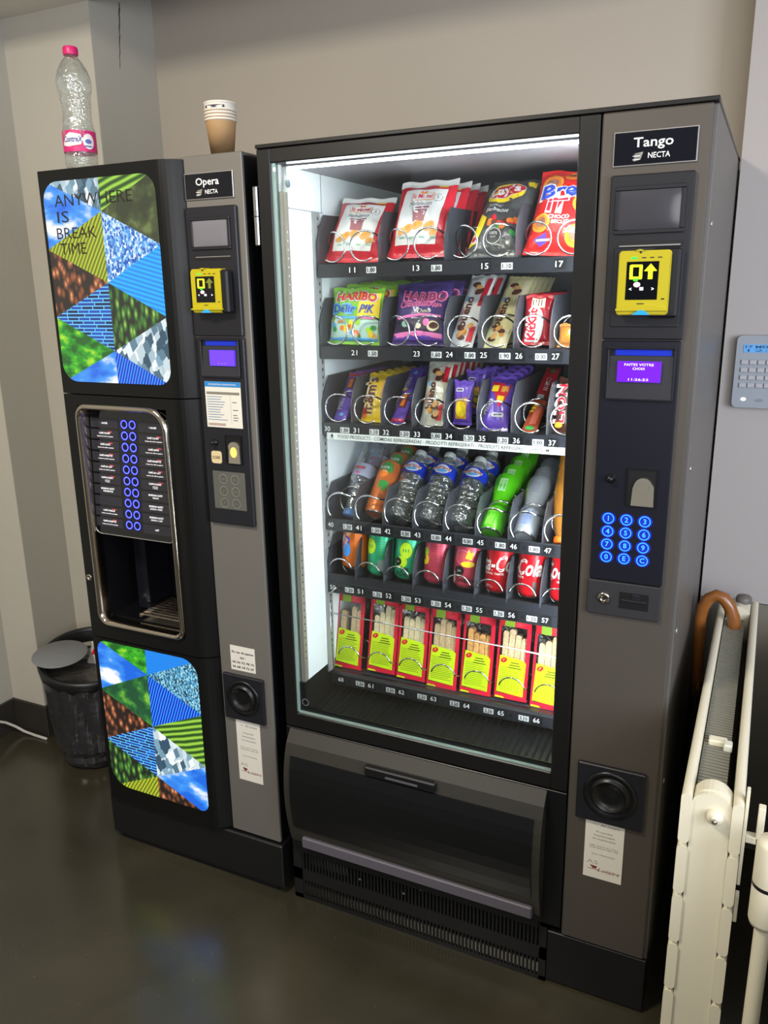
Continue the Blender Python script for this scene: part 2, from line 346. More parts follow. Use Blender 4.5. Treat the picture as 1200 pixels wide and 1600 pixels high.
# niche behind
NB = M('niche_black', '#101012', 0.22, var=0)
nb = MB(); nb.box(-0.545, -0.268, 0.16, 0.165, 0.70, 1.28, NB).box(-0.5452, -0.54, 0.0, 0.165, 0.70, 1.28, NB).box(-0.272, -0.268, 0.0, 0.165, 0.70, 1.28, NB).box(-0.545, -0.268, 0.0, 0.165, 0.70, 0.712, NB)
nb.box(-0.50, -0.46, 0.06, 0.16, 0.712, 0.96, M('niche_column', '#14141a', 0.18, var=0), 0.006)
nbo = nb.build('cup_niche', md)
g = MB()
for i in range(9): g.box(-0.44, -0.285, 0.01 + i * 0.015, 0.014 + i * 0.015, 0.722, 0.727, CHROME)
g.box(-0.445, -0.440, 0.005, 0.15, 0.718, 0.728, CHROME).box(-0.285, -0.28, 0.005, 0.15, 0.718, 0.728, CHROME)
g.build('drip_grille', md)
sp = MB(); 
for x in (-0.37, -0.33, -0.30): sp.lathe([(0.006, 0.0), (0.008, 0.03), (0.010, 0.06)], M('nozzle_black', '#1d2022', 0.2, var=0), 12, (x, 0.12, 0.86))
sp.build('nozzles', md)
# selection panel leaning back
tilt = math.atan2(0.02, 0.31)
def Sp(x, z, off=0.0): t = (z - 0.95) / 0.3105; return Vector((x, -0.020 + 0.020 * t - off, z))
PANEL = M('panel_gloss', '#0d0d10', 0.06, var=0, coat=0.5)
sel = MB(); pl = rrect(-0.537, -0.283, 0.948, 1.268, 0.008, 4, (0.02, 0.014, 0.004, 0.004))
sel.add([Sp(p[0], p[1], 0.003) for p in pl] + [Sp(p[0], p[1], -0.012) for p in pl], [tuple(range(len(pl)))] + [(i, i + len(pl), (i + 1) % len(pl) + len(pl), (i + 1) % len(pl)) for i in range(len(pl))], PANEL)
selo = sel.build('selection_panel', md)
edge = MB(); edge.tube([Sp(p[0], p[1], 0.004) for p in pl[:12]] , 0.0013, SILV, 5); edge.build('panel_rim', selo)
STRIP = M('label_strip', '#2b2a30', 0.3, var=0.03); RED = M('red_print', '#d8404a', 0.5, var=0)
LIT = M('lit_print', '#f2f0f4', 0.5, em=0.55); LITR = M('lit_red_print', '#e05058', 0.5, em=0.45)
LN = ['- SUCRE', 'CAFÉ COURT', 'CAFÉ LONG', 'CAFÉ NOISETTE', 'CAFÉ AU LAIT', 'CAPPUCCINO', 'BOISSON GOÛT', '', 'CAFÉ VANILLE', 'CAFÉ NOISETTE']
LR = ['+ SUCRE', 'CAFÉ COURT', 'CAFÉ LONG', 'CAFÉ NOISETTE', 'CAFÉ AU LAIT', 'CAPPUCCINO', 'BOISSON GOÛT', 'BOISSON GOÛT', 'BOISSON GOÛT', 'LAIT']
SR = {6: 'CACAO', 7: 'CACAO + FORT', 8: 'CACAO + LAIT'}
BLUE = M('blue_lit_ring', (0.10, 0.13, 1.0), 0.4, em=2.6); BLUEG = M('blue_glow_ring', (0.01, 0.01, 0.55), 0.4, em=0.7)
for i in range(10):
    z = 1.2325 - i * 0.0281
    for side in (0, 1):
        x0, x1 = ((-0.532, -0.442) if side == 0 else (-0.378, -0.289)); zz = z - (0.004 if side else 0)
        t = MB(); t.rect(x0, x1, zz - 0.0115, zz + 0.0115, STRIP, Sp, 0.0036, 1, 1); xc = (x0 + x1) / 2
        L = (LN, LR)[side][i]
        two = (side == 0 and i == 6) or (side == 1 and i in SR)
        if L: t.text(L, xc, zz + (0.001 if (1 <= i <= 5 or two or (side == 0 and i > 7)) else -0.002), 0.0042, LIT, Sp, off=0.004, bold=0.02)
        if (1 <= i <= 4) or (side == 0 and i >= 8): t.text('à base de café en grains', xc + 0.001, zz - 0.006, 0.0026, LIT, Sp, off=0.004, w=0.052, bold=0.02)
        if i == 5: t.text('café au lait', xc, zz - 0.0045, 0.0026, LIT, Sp, off=0.004, bold=0.02).text('+ chocolat', xc, zz - 0.0085, 0.0026, LIT, Sp, off=0.004, bold=0.02)
        if two: t.text(SR.get(i, 'THÉ MENTHE') if side else 'THÉ MENTHE', xc, zz - 0.0055, 0.0038, LIT, Sp, off=0.004, bold=0.02)
        if (1 <= i <= 5) or (side == 0 and i >= 8): t.text('Grains', xc + 0.018, zz + 0.0055, 0.0034, LITR, Sp, off=0.0042, bold=0.03)
        t.build('drink_label', selo)
        xb = -0.4225 if side == 0 else -0.3965
        k = MB(); k.disc(xb, z, 0.0125, 0.0125, M('button_black', '#05051a', 0.1, var=0), Sp, 0.0038).ring(xb, z, 0.0084, 0.0102, BLUE, Sp, 0.0042).ring(xb, z, 0.0070, 0.0118, BLUEG, Sp, 0.0040)
        k.build('drink_button', selo)

# ---- backlit picture panels (backlit signs: they shine)
EM = 1.15
sky = pic('sky_picture', 'noise', '#0a62d8', '#3d95ee', '#ffffff', 9, EM, 0, (1, 1, 2.2))
beans = pic('beans_picture', 'voronoi', '#e8a070', '#8a4a28', '#1c0d08', 46, EM, 0.4, (1.5, 1, 0.9))
field = pic('field_picture', 'wave', '#5a6a08', '#8c9a14', '#b6c02c', 34, EM, 1.0)
green = pic('green_hill_picture', 'noise', '#0d5c10', '#2fa81c', '#a8dc28', 22, EM, 0, (1, 1, 1.6))
olive = pic('olive_hill_picture', 'noise', '#2e3a18', '#46562a', '#7a8a4a', 24, 0.8)
mount = pic('mountain_picture', 'noise', '#0f4a28', '#2c7a30', '#7ab832', 26, EM)
terr = pic('terrace_picture', 'wave', '#22420c', '#4c8a1c', '#9ccc40', 20, EM, 0.3)
digits = pic('digits_picture', 'cells', '#0c4cae', '#4ea2e8', '#e8f8ff', 150, EM, 0, (1.5, 1, 1))
digitd = pic('dark_digits_picture', 'cells', '#0d2a38', '#4aa0cc', '#a8e0ee', 190, EM, 0, (1.6, 1, 1))
cyan = pic('stripe_picture', 'lines', '#0080e0', '#0098f0', '#18b0fa', 32, EM, -0.25)
plain = pic('plain_blue_picture', 'lines', '#0070d8', '#0a80e4', '#1890ee', 60, EM, 0.1)
circ = pic('circuit_picture', 'brick', '#06144c', '#0a4cb4', '#60c4ff', 26, EM, 0.0)
forest = pic('forest_picture', 'voronoi', '#b0d060', '#3c7a28', '#101c08', 55, EM, 0, (1.5, 1, 0.6))
city = pic('city_picture', 'cells', '#2c4c60', '#7aa0b4', '#e8f0f0', 60, EM, 0.5, (1, 1, 0.6))
fiber = pic('fibre_picture', 'wave', '#0410a0', '#0838e0', '#20a0ff', 40, EM, 1.2)
X0, X1, XC = -0.5755, -0.2425, -0.403
def panel(name, outline, cells, parent, y=-0.0312):
    S = flatS(y); mb = MB()
    mb.prism(outline, y + 0.003, y + 0.0005, M('panel_edge', '#0c0c0e', 0.3, var=0))
    for mt, tri in cells:
        p = clip(outline, tri)
        if len(p) > 2: mb.add([S(a, c, 0) for a, c in p], [tuple(range(len(p)))], mt)
    return mb.build(name, parent)
H = 0.1555
c = [(XC, 1.722 - H * i) for i in range(-1, 5)]      # c[1] = first node
cz = lambda i: (XC, 1.722 - H * (i - 1)); lz = lambda i: (X0 - 0.003, 1.800 - H * i); rz = lambda i: (X1 + 0.003, 1.800 - H * i)
up_out = rrect(-0.5755, -0.2425, 1.336, 1.793, 0.04, 8, (0.045, 0.035, 0.04, 0.045))
cells = [(city, [lz(0), cz(0), cz(1)]), (city, [lz(-1), cz(0), lz(0)]), (sky, [lz(0), cz(1), lz(1)]), (field, [lz(1), cz(1), cz(2)]), (beans, [lz(1), cz(2), lz(2)]), (circ, [lz(2), cz(2), cz(3)]),
         (green, [lz(2), cz(3), lz(3)]), (sky, [lz(3), cz(3), cz(4)]), (terr, [rz(0), cz(0), cz(1)]), (terr, [rz(-1), cz(0), rz(0)]), (olive, [rz(0), cz(1), rz(1)]), (digits, [cz(1), rz(1), cz(2)]),
         (cyan, [cz(2), rz(1), rz(2)]), (forest, [cz(2), rz(2), cz(3)]), (city, [cz(3), rz(2), rz(3)]), (fiber, [cz(3), rz(3), cz(4)])]
up = panel('backlit_panel', up_out, cells, ud); up['label'] = 'upper backlit picture panel with slogan'
lt = MB(); SL = flatS(-0.0316); LET = M('slogan_print', '#241e1a', 0.4, var=0)
lt.text('ANYWHERE', -0.425, 1.738, 0.026, LET, SL, w=0.232, off=0.0002).text('IS', -0.519, 1.703, 0.025, LET, SL, w=0.036, off=0.0002).text('BREAK', -0.483, 1.667, 0.025, LET, SL, w=0.122, off=0.0002).text('TIME', -0.498, 1.632, 0.026, LET, SL, w=0.08, off=0.0002)
lt.build('slogan_lettering', ud)
lo_out = rrect(-0.572, -0.238, 0.203, 0.645, 0.04, 8, (0.06, 0.025, 0.05, 0.03))
cy = lambda i: (XC - 0.002, 0.573 - 0.152 * (i - 1)); ly = lambda i: (X0 - 0.003, 0.650 - 0.152 * i); ry = lambda i: (X1 + 0.008, 0.645 - 0.152 * i)
cells = [(green, [ly(0), cy(0), cy(1)]), (green, [ly(-1), cy(0), ly(0)]), (sky, [ly(0), cy(1), ly(1)]), (mount, [ly(1), cy(1), cy(2)]), (beans, [ly(1), cy(2), ly(2)]), (circ, [ly(2), cy(2), cy(3)]), (forest, [ly(2), cy(3), ly(3)]), (field, [ly(3), cy(3), cy(4)]),
         (plain, [ry(0), cy(0), cy(1)]), (plain, [ry(-1), cy(0), ry(0)]), (digitd, [ry(0), cy(1), ry(1)]), (fiber, [cy(1), ry(1), cy(2)]), (terr, [cy(2), ry(1), ry(2)]), (city, [cy(2), ry(2), cy(3)]), (sky, [cy(3), ry(2), ry(3)]), (beans, [cy(3), ry(3), cy(4)])]
lw_ = panel('backlit_panel', lo_out, cells, ld); lw_['label'] = 'lower backlit picture panel'
MB().lathe([(0.009, 0), (0.009, 0.003), (0.004, 0.004), (0.004, 0.002), (0.0, 0.002)], CHROME, 16, T=Matrix.Translation((-0.571, -0.030, 0.822)) @ Matrix.Rotation(PI / 2, 4, 'X')).build('lock', md)

# ---- shared control column parts
def badge(name, x0, x1, z0, z1, y, parent):
    S = flatS(y); m = MB(); m.box(x0, x1, y, y + 0.003, z0, z1, SILV, 0.0008).rect(x0 + 0.002, x1 - 0.002, z0 + 0.002, z1 - 0.002, M('badge_black', '#0e0f16', 0.08, var=0), S, 0.0003, 1, 1)
    xc = (x0 + x1) / 2; h = z1 - z0
    m.text(name, xc - (x1 - x0) * 0.02, z0 + h * 0.53, h * 0.27, WHT, S, off=0.0006, bold=0.012, w=(x1 - x0) * (0.47 if name == 'Tango' else 0.48))
    m.text('NECTA', xc + (x1 - x0) * 0.055, z0 + h * 0.2, h * 0.155, WHT, S, off=0.0006, bold=0.01, w=(x1 - x0) * 0.26)
    lx = xc - (x1 - x0) * 0.2
    m.patch([(lx - 0.006, z0 + h * 0.13), (lx + 0.005, z0 + h * 0.17), (lx + 0.009, z0 + h * 0.39), (lx - 0.005, z0 + h * 0.35)], SILV, S, 0.0006, 1, 1)
    for i in range(4): m.rect(lx - 0.008, lx + 0.004, z0 + h * (0.17 + 0.05 * i), z0 + h * (0.185 + 0.05 * i), BPR if i % 2 else WHT, S, 0.0008, 1, 1)
    return m.build('name_badge', parent)
YEL = M('reader_yellow', '#b0a210', 0.4, var=0.03); SCRN = M('reader_screen', '#06070a', 0.08, var=0); AR = M('screen_yellow', '#ffff10', 0.5, em=1.1); ARD = M('screen_yellow_dim', '#6a7020', 0.5, em=0.25)
def reader(x0, x1, z0, z1, y0, y1, parent, bright):
    S = flatS(y0); w = x1 - x0; h = z1 - z0; m = MB()
    m.prism(rrect(x0, x1, z0, z1, 0.006, 4), y0 + 0.004, y1, YEL).prism(rrect(x0 + 0.002, x1 - 0.002, z0 + 0.002, z1 - 0.002, 0.006, 4), y0, y0 + 0.004, YEL)
    m.prism([(x0 + w * (i / 10), z0 + h * (0.10 + 0.05 * math.sin(PI * i / 10))) for i in range(11)] + [(x1, z0 + h * 0.07), (x0, z0 + h * 0.07)], y0 - 0.004, y0 + 0.002, YEL)
    m.prism([(x0 + w * (0.3 + 0.2 * i / 6 * 1), z1 - 0.001 + 0.003 * math.sin(PI * i / 6)) for i in range(7)], y0, y1, YEL)
    m.disc(x0 + w * 0.42, z1 - 0.003, 0.002, 0.002, BPR, S, 0.0004)
    for i in range(3): m.rect(x0 + w * (0.45 + 0.15 * i), x0 + w * (0.53 + 0.15 * i), z1 - h * 0.12, z1 - h * 0.105, BPR, S, 0.0004, 1, 1)
    m.rect(x0 + w * .4, x0 + w * .54, z0 + h * .17, z0 + h * .185, BPR, S, 0.0004, 1, 1).rect(x0 + w * .86, x0 + w * .92, z0 + h * .24, z0 + h * .26, BPR, S, 0.0004, 1, 1)
    r = m.build('card_reader', parent); r['label'] = 'yellow contactless card reader'
    sx0, sx1, sz0, sz1 = x0 + w * 0.17, x0 + w * 0.78, z0 + h * 0.24, z0 + h * 0.83
    s = MB(); s.rect(sx0, sx1, sz0, sz1, SCRN, S, 0.0006, 1, 1); A = AR if bright else ARD; G = M('screen_green', '#30e020', 0.5, em=1.0); sw = sx1 - sx0; sh = sz1 - sz0
    px, pz = sx0 + sw * .3, sz0 + sh * .72
    s.patch(rrect(px - sw * .2, px + sw * .2, pz - sh * .18, pz + sh * .2, 0.002, 3), AR if bright else M('screen_lime', '#c8c820', 0.5, em=0.6), S, 0.0009, 1, 1).rect(px - sw * .1, px + sw * .1, pz - sh * .11, pz + sh * .14, SCRN, S, 0.0012, 1, 1)
    s.patch([(px - sw * .1, pz - sh * .16), (px + sw * .12, pz - sh * .16), (px + sw * .05, pz - sh * .23), (px - sw * .05, pz - sh * .23)], G, S, 0.0014, 1, 1)
    ax = sx0 + sw * .75
    s.patch([(ax - sw * .2, pz + sh * .03), (ax + sw * .2, pz + sh * .03), (ax, pz + sh * .22)], A, S, 0.0009, 1, 1).rect(ax - sw * .07, ax + sw * .07, pz - sh * .18, pz + sh * .03, A, S, 0.0009, 1, 1)
    s.disc(px + sw * .05, sz0 + sh * .4, sw * .11, sh * .07, M('screen_pink', '#f0b0c0', 0.5, em=0.7), S, 0.0009)
    s.text('<', sx0 + sw * .15, sz0 + sh * .24, sh * .09, LIT, S, off=0.001, bold=.03).text('>', sx0 + sw * .85, sz0 + sh * .24, sh * .09, LIT, S, off=0.001, bold=.03).rect(sx0 + sw * .44, sx0 + sw * .56, sz0 + sh * .25, sz0 + sh * .33, LIT, S, 0.001, 1, 1)
    s.build('screen', r)
    MB().patch([(x0 + w * (0.33 + 0.34 * i / 8), z0 + 0.0005 + h * 0.075 * math.sin(PI * i / 8)) for i in range(9)], M('reader_blue', '#2090e8', 0.3, em=0.35), flatS(y0 - 0.0045), 0.0002, 1, 1).build('contactless_mark', r)
    MB().rect(x0 + w * .25, x0 + w * .36, z1 - h * .13, z1 - h * .10, M('green_led', '#20ff40', 0.4, em=1.5), S, 0.0005, 1, 1).build('status_light', r)
    return r
def framed_window(parent, x0, x1, z0, z1, y, col):
    m = MB(); t = 0.007
    for a in ((x0 - t, x1 + t, z1, z1 + t), (x0 - t, x1 + t, z0 - t, z0), (x0 - t, x0, z0, z1), (x1, x1 + t, z0, z1)): m.box(a[0], a[1], y - 0.003, y + 0.003, a[2], a[3], MODB, 0.001)
    vs = []; N = 10
    for j in range(N + 1):
        for i in range(N + 1):
            u = i / N; v = j / N; vs.append((x0 + (x1 - x0) * u, y - 0.0006 - 0.003 * (16 * u * (1 - u) * v * (1 - v)) ** 0.5, z0 + (z1 - z0) * v))
    m.add(vs, [(j * (N + 1) + i, j * (N + 1) + i + 1, (j + 1) * (N + 1) + i + 1, (j + 1) * (N + 1) + i) for j in range(N) for i in range(N)], col, True)
    return m.build('display_window', parent)
def coin_slot(parent, x0, x1, z0, z1, y, lit):
    m = MB(); xc = (x0 + x1) / 2
    for a in ((x0 - 0.002, x1 + 0.002, z1, z1 + 0.002), (x0 - 0.002, x1 + 0.002, z0 - 0.002, z0), (x0 - 0.002, x0, z0, z1), (x1, x1 + 0.002, z0, z1)): m.box(a[0], a[1], y - 0.003, y, a[2], a[3], BLK2)
    m.box(x0, x1, y - 0.0015, y - 0.0005, z0, z1, DEEP)
    m.prism([(x0 + 0.008, z0), (x1 - 0.002, z0), (x1 - 0.003, z0 + (z1 - z0) * .55)] + [(xc + 0.003 + 0.016 * math.cos(t * PI / 8), z0 + (z1 - z0) * .55 + 0.016 * math.sin(t * PI / 8)) for t in range(1, 8)] + [(x0 + 0.010, z0 + (z1 - z0) * .5)], y - 0.006, y - 0.002, M('coin_metal', '#a8a290', 0.3, metal=0.7, var=0.05))
    m.ring(xc + 0.003, z0 + (z1 - z0) * .52, 0.011, 0.0125, SILV, flatS(y - 0.006), 0.0004, 20)
    if lit: m.disc(xc + 0.003, z0 + (z1 - z0) * .42, 0.009, 0.012, M('orange_coin_light', '#ffb050', 0.4, em=1.6), flatS(y - 0.006), 0.0006)
    return m.build('coin_slot', parent)
def speaker_hatch(parent, x0, x1, z0, z1, y):
    m = MB(); m.box(x0, x1, y - 0.010, y, z0, z1, MODB, 0.002); xc = (x0 + x1) / 2; zc = (z0 + z1) / 2 + 0.004; r = (x1 - x0) * 0.40
    T = Matrix.Translation((xc, y - 0.010, zc)) @ Matrix.Rotation(PI / 2, 4, 'X')
    m.lathe([(r, 0), (r, 0.003), (r * .86, 0.004), (r * .80, 0.0015), (r * .70, 0.001), (r * .68, 0.009), (r * .60, 0.0095), (r * .55, 0.002), (r * .3, 0.001), (0, 0.003)], BLK2, 32, T=T)
    return m.build('return_dial', parent)
def notice(parent, x0, x1, z0, z1, y):
    S = flatS(y); m = MB(); m.box(x0, x1, y - 0.0004, y, z0, z1, PAPER); w = x1 - x0; h = z1 - z0; TXT = M('grey_ink', '#55504c', 0.7, var=0); BR = M('brown_ink', '#7a3420', 0.7, var=0)
    q = lambda t, u, v, hh, ww=None, **k: m.text(t, x0 + w * u, z0 + h * v, hh, k.pop('mt', TXT), S, off=0.0006, w=ww, **k)
    q('Société', .24, .905, 0.0022); q('AS Loisirs', .63, .895, 0.0052, w * .5, shear=0.3, mt=M('black_ink', '#1e1c1e', .7, var=0))
    q('Propriété', .5, .78, 0.0042, w * .42); q('insaisissable', .5, .72, 0.0042, w * .55); q('et inaliénable', .5, .66, 0.0042, w * .6)
    q('1448 chemin de l\'étape', .5, .545, 0.0030, w * .75); q('13320 BOUC BEL AIR', .5, .51, 0.0030, w * .75); q('Siret 790016962', .5, .40, 0.0032, w * .6)
    q('AS', .23, .24, 0.009, w * .3, mt=M('pale_ink', '#9a9590', .7, var=0)); q('Loisirs', .66, .13, 0.008, w * .58, shear=0.3, mt=BR, bold=0.01)
    m.patch([(x0 + w * .17, z0 + h * .215), (x0 + w * .37, z0 + h * .205), (x0 + w * .33, z0 + h * .165), (x0 + w * .24, z0 + h * .165)], BR, S, 0.0008, 1, 1).rect(x0 + w * .12, x0 + w * .42, z0 + h * .148, z0 + h * .156, BR, S, 0.0008, 1, 1)
    o = m.build('notice_sticker', parent); o['label'] = 'white ownership notice'; return o
LCDB = M('lcd_blue', (0.09, 0.03, 0.95), 0.3, em=1.1); LCDP = M('lcd_violet', (0.10, 0.006, 0.85), 0.3, em=1.0)
def lcd_hood(parent, x0, x1, z0, z1, y, lx0, lx1, lz0, lz1, mat, lines):
    m = MB(); t = 0.003
    for a in ((x0 - t, x1 + t, z1, z1 + t), (x0 - t, x1 + t, z0 - t, z0), (x0 - t, x0, z0, z1), (x1, x1 + t, z0, z1)): m.box(a[0], a[1], y - 0.006, y, a[2], a[3], MODB, 0.001)
    m.add([(x0, y - 0.0005, z1 - 0.012), (x1, y - 0.0005, z1 - 0.012), (x1, y - 0.0055, z0), (x0, y - 0.0055, z0)], [(0, 1, 2, 3)], M('lcd_surround', '#2a2a2e', 0.35, var=0))
    m.rect(x0 + 0.01, x1 - 0.004, z1 - 0.011, z1 - 0.001, M('hood_blue_light', (0.005, 0.02, 0.35), 0.3, em=0.35), flatS(y - 0.0006), 0.0002, 1, 1)
    o = m.build('display_hood', parent); s = MB(); S = flatS(y - 0.0075)
    s.box(lx0, lx1, y - 0.0075, y - 0.002, lz0, lz1, mat)
    for (tx, tz, th, tw) in lines: s.text(tx, (lx0 + lx1) / 2, tz, th, LIT, S, w=tw, off=0.0004)
    s.build('lcd_screen', o); return o

# ---- opera grey column
col = MB().box(-0.184, -0.034, -0.004, 0.006, 0.155, 1.822, GREY, 0.002).build('grey_side_panel', op)
badge('Opera', -0.182, -0.056, 1.733, 1.787, -0.0075, op)
om = MB().box(-0.181, -0.050, -0.014, -0.004, 1.447, 1.718, MODB, 0.002).box(-0.176, -0.049, -0.014, -0.004, 1.012, 1.444, MODB, 0.002).build('payment_module', op)
WIN = M('window_grey', '#6e6c70', 0.3, var=0.05, scale=20)
framed_window(om, -0.163, -0.072, 1.637, 1.690, -0.0145, WIN)
MB().box(-0.163, -0.069, -0.0150, -0.0138, 1.609, 1.615, DEEP).box(-0.160, -0.068, -0.0155, -0.0145, 1.6145, 1.616, SILV).build('note_slot', om)
MB().box(-0.088, -0.066, -0.036, -0.014, 1.497, 1.588, DEEP, 0.004).build('reader_side', om)
reader(-0.162, -0.080, 1.498, 1.590, -0.038, -0.0145, om, False)
lcd_hood(om, -0.161, -0.063, 1.360, 1.438, -0.0142, -0.137, -0.071, 1.383, 1.417, LCDB, [('. . .', 1.388, 0.004, 0.02)])
s = MB(); S = flatS(-0.0144); s.box(-0.162, -0.064, -0.0146, -0.014, 1.243, 1.347, PAPER); s.rect(-0.162, -0.064, 1.335, 1.347, M('notice_blue', '#2a7ab8', .6, var=0), S, 0.0004, 1, 1)
s.text('INFORMATION CONSOMMATEUR', -0.113, 1.339, 0.0035, WHT, S, w=0.075, off=0.0007).rect(-0.158, -0.068, 1.318, 1.324, M('notice_grey', '#7c7468', .6, var=0), S, 0.0004, 1, 1)
s.rect(-0.0935, -0.0930, 1.252, 1.318, M('notice_grey', '#7c7468'), S, 0.0004, 1, 1)
BI = M('blue_ink', '#5d7f98', .7, var=0)
for i in range(10):
    zz = 1.313 - i * 0.0058; s.rect(-0.158, -0.158 + 0.058 * random.uniform(.6, 1), zz - 0.001, zz + 0.0006, BI, S, 0.0004, 1, 1)
    if i in (2, 5, 7, 8, 9): s.rect(-0.088, -0.088 + 0.018 * random.uniform(.6, 1), zz - 0.001, zz + 0.0008, M('grey_ink', '#55504c', .7, var=0), S, 0.0004, 1, 1)
for i in range(2): s.rect(-0.158, -0.11, 1.2475 + i * .003, 1.249 + i * .003, M('brown_ink', '#7a3420'), S, 0.0004, 1, 1)
s.build('allergen_notice', om)
def knob(x, z, y, r, parent, mt=None):
    return MB().lathe([(r, 0), (r, 0.003), (r * .7, 0.004), (r * .65, 0.012), (r * .5, 0.014), (0, 0.014)], mt or BLK2, 18, T=Matrix.Translation((x, y, z)) @ Matrix.Rotation(PI / 2, 4, 'X')).build('return_button', parent)
knob(-0.145, 1.207, -0.014, 0.008, om)
s = MB(); s.prism(rrect(-0.157, -0.128, 1.158, 1.187, .006, 4), -0.0148, -0.014, M('price_sticker_cream', '#cdb98c', .6, var=.03)); s.text('0.50€', -0.1425, 1.1685, 0.0072, BPR, flatS(-0.0148), w=0.021, off=.0005); s.build('price_sticker', om)
coin_slot(om, -0.113, -0.072, 1.162, 1.224, -0.0145, True)
s = MB(); S = flatS(-0.0144); s.box(-0.157, -0.067, -0.0146, -0.014, 1.050, 1.140, M('key_plate', '#55554e', 0.5, var=.05)); ENG = M('engraved', '#8d8c80', .5, metal=.4, var=.05)
kp = s.build('coin_plate', om)
for i in range(3):
    for j in range(2):
        x = -0.128 + j * 0.033; z = 1.122 - i * 0.0285; k = MB(); k.ring(x, z, 0.0098, 0.0115, ENG, S, 0.0006, 24).disc(x, z, 0.0095, 0.0095, M('coin_face', '#66655c', .4, metal=.5, var=.1, scale=300), S, 0.0005)
        k.text(['20c', '10c', '5c', '50c', '1€', '2€'][i * 2 + j], x, z - 0.003, 0.0058, ENG, S, off=0.0009); k.build('coin_symbol', kp)
s = MB(); S = flatS(-0.0046); s.box(-0.151, -0.078, -0.0046, -0.004, 0.629, 0.695, PAPER); INK = M('black_ink', '#1e1c1e', .7, var=0)
s.text('En cas de panne', -0.114, 0.676, 0.0052, INK, S, w=0.064, bold=.02, off=.0005).text('SAV :', -0.114, 0.662, 0.0052, INK, S, bold=.02, off=.0005).text('06 50 72 78 73', -0.114, 0.6485, 0.0056, INK, S, w=0.064, bold=.02, off=.0005).text('06 68 18 72 07', -0.114, 0.636, 0.0056, INK, S, w=0.064, bold=.02, off=.0005)
s.build('breakdown_sticker', op)
speaker_hatch(op, -0.174, -0.054, 0.494, 0.618, -0.004)
notice(op, -0.149, -0.076, 0.316, 0.492, -0.0045)

# ================================================================== TANGO : snack machine
ta = thing('snack_machine', 'tall black and grey snack vending machine with lit glass front', 'vending machine', (0.44, 0.38, 0))
INW = M('inner_white', '#dfe6e6', 0.4, var=0.02, scale=8); ING = M('inner_grey', '#77767a', 0.45, var=0.08, scale=5); SIDEM = M('side_sheet', '#67635d', 0.4, metal=0.3, var=0.03)
cb = MB()
cb.box(0.868, 0.8825, 0.012, 0.74, 0.03, 1.822, SIDEM, 0.002)                        # right outer side
cb.box(0.0, 0.012, 0.035, 0.74, 0.03, 1.822, BLK2)                                  # left outer side
cb.box(0.0, 0.8835, 0.012, 0.74, 1.822, 1.830, BLK, 0.002)                          # top
cb.box(0.0, 0.8825, 0.735, 0.74, 0.03, 1.822, BLK2).box(0.69, 0.868, 0.036, 0.60, 0.16, 1.80, BLK2)
cb.box(0.004, 0.88, 0.06, 0.73, 0.0, 0.03, DEEP).box(0.012, 0.868, 0.036, 0.70, 0.16, 0.50, DEEP)
for z in (1.64, 1.21, 0.885, 0.55): cb.lathe([(0.006, 0), (0.005, 0.002), (0, 0.002)], SILV, 10, T=Matrix.Translation((0.8825, 0.06, z)) @ Matrix.Rotation(PI / 2, 4, 'Y'))
cbo = cb.build('cabinet', ta)
li = MB(); li.box(0.035, 0.050, 0.036, 0.66, 0.622, 1.79, INW).box(0.050, 0.68, 0.64, 0.66, 0.52, 1.79, ING).box(0.675, 0.69, 0.036, 0.66, 0.52, 1.79, INW).box(0.035, 0.69, 0.036, 0.66, 1.79, 1.80, ING)
li.box(0.050, 0.052, 0.036, 0.18, 1.7085, 1.7100, M('seam_grey', '#8a9092', .5, var=0)).box(0.050, 0.051, 0.1745, 0.176, 1.71, 1.79, M('seam_grey', '#8a9092'))
li.box(0.050, 0.054, 0.13, 0.16, 0.60, 1.71, M('tray_rail', '#9a9c9c', .4, metal=.4, var=0))
for i in range(60): li.box(0.0535, 0.0545, 0.148, 0.152, 0.66 + i * 0.0175, 0.667 + i * 0.0175, BPR)
li.build('inner_lining', cbo)
bn = MB(); bn.box(0.035, 0.69, 0.012, 0.015, 0.50, 0.560, BLK2).box(0.035, 0.05, 0.013, 0.66, 0.50, 0.622, BLK2)
bn.add([(0.05, 0.02, 0.535), (0.675, 0.02, 0.535), (0.675, 0.30, 0.552), (0.05, 0.30, 0.552)], [(0, 1, 2, 3)], DEEP)
for i in range(40): x = 0.062 + i * 0.0155; bn.add([(x, 0.02, 0.536), (x + 0.006, 0.02, 0.536), (x + 0.003, 0.02, 0.542), (x, 0.28, 0.553), (x + 0.006, 0.28, 0.553), (x + 0.003, 0.28, 0.559)], [(0, 2, 5, 3), (2, 1, 4, 5), (0, 1, 2)], BLK2)
bn.build('delivery_chute', cbo)
# light strips of the cabinet
LED = M('led_white', (0.86, 0.93, 1.0), 0.5, em=24.0); LEDS = M('led_white_side', (0.86, 0.93, 1.0), 0.5, em=70.0)
MB().box(0.667, 0.674, 0.045, 0.075, 0.60, 1.78, LEDS).build('light_strip', cbo)
MB().box(0.052, 0.66, 0.036, 0.046, 1.785, 1.7895, LED).build('light_strip', cbo)
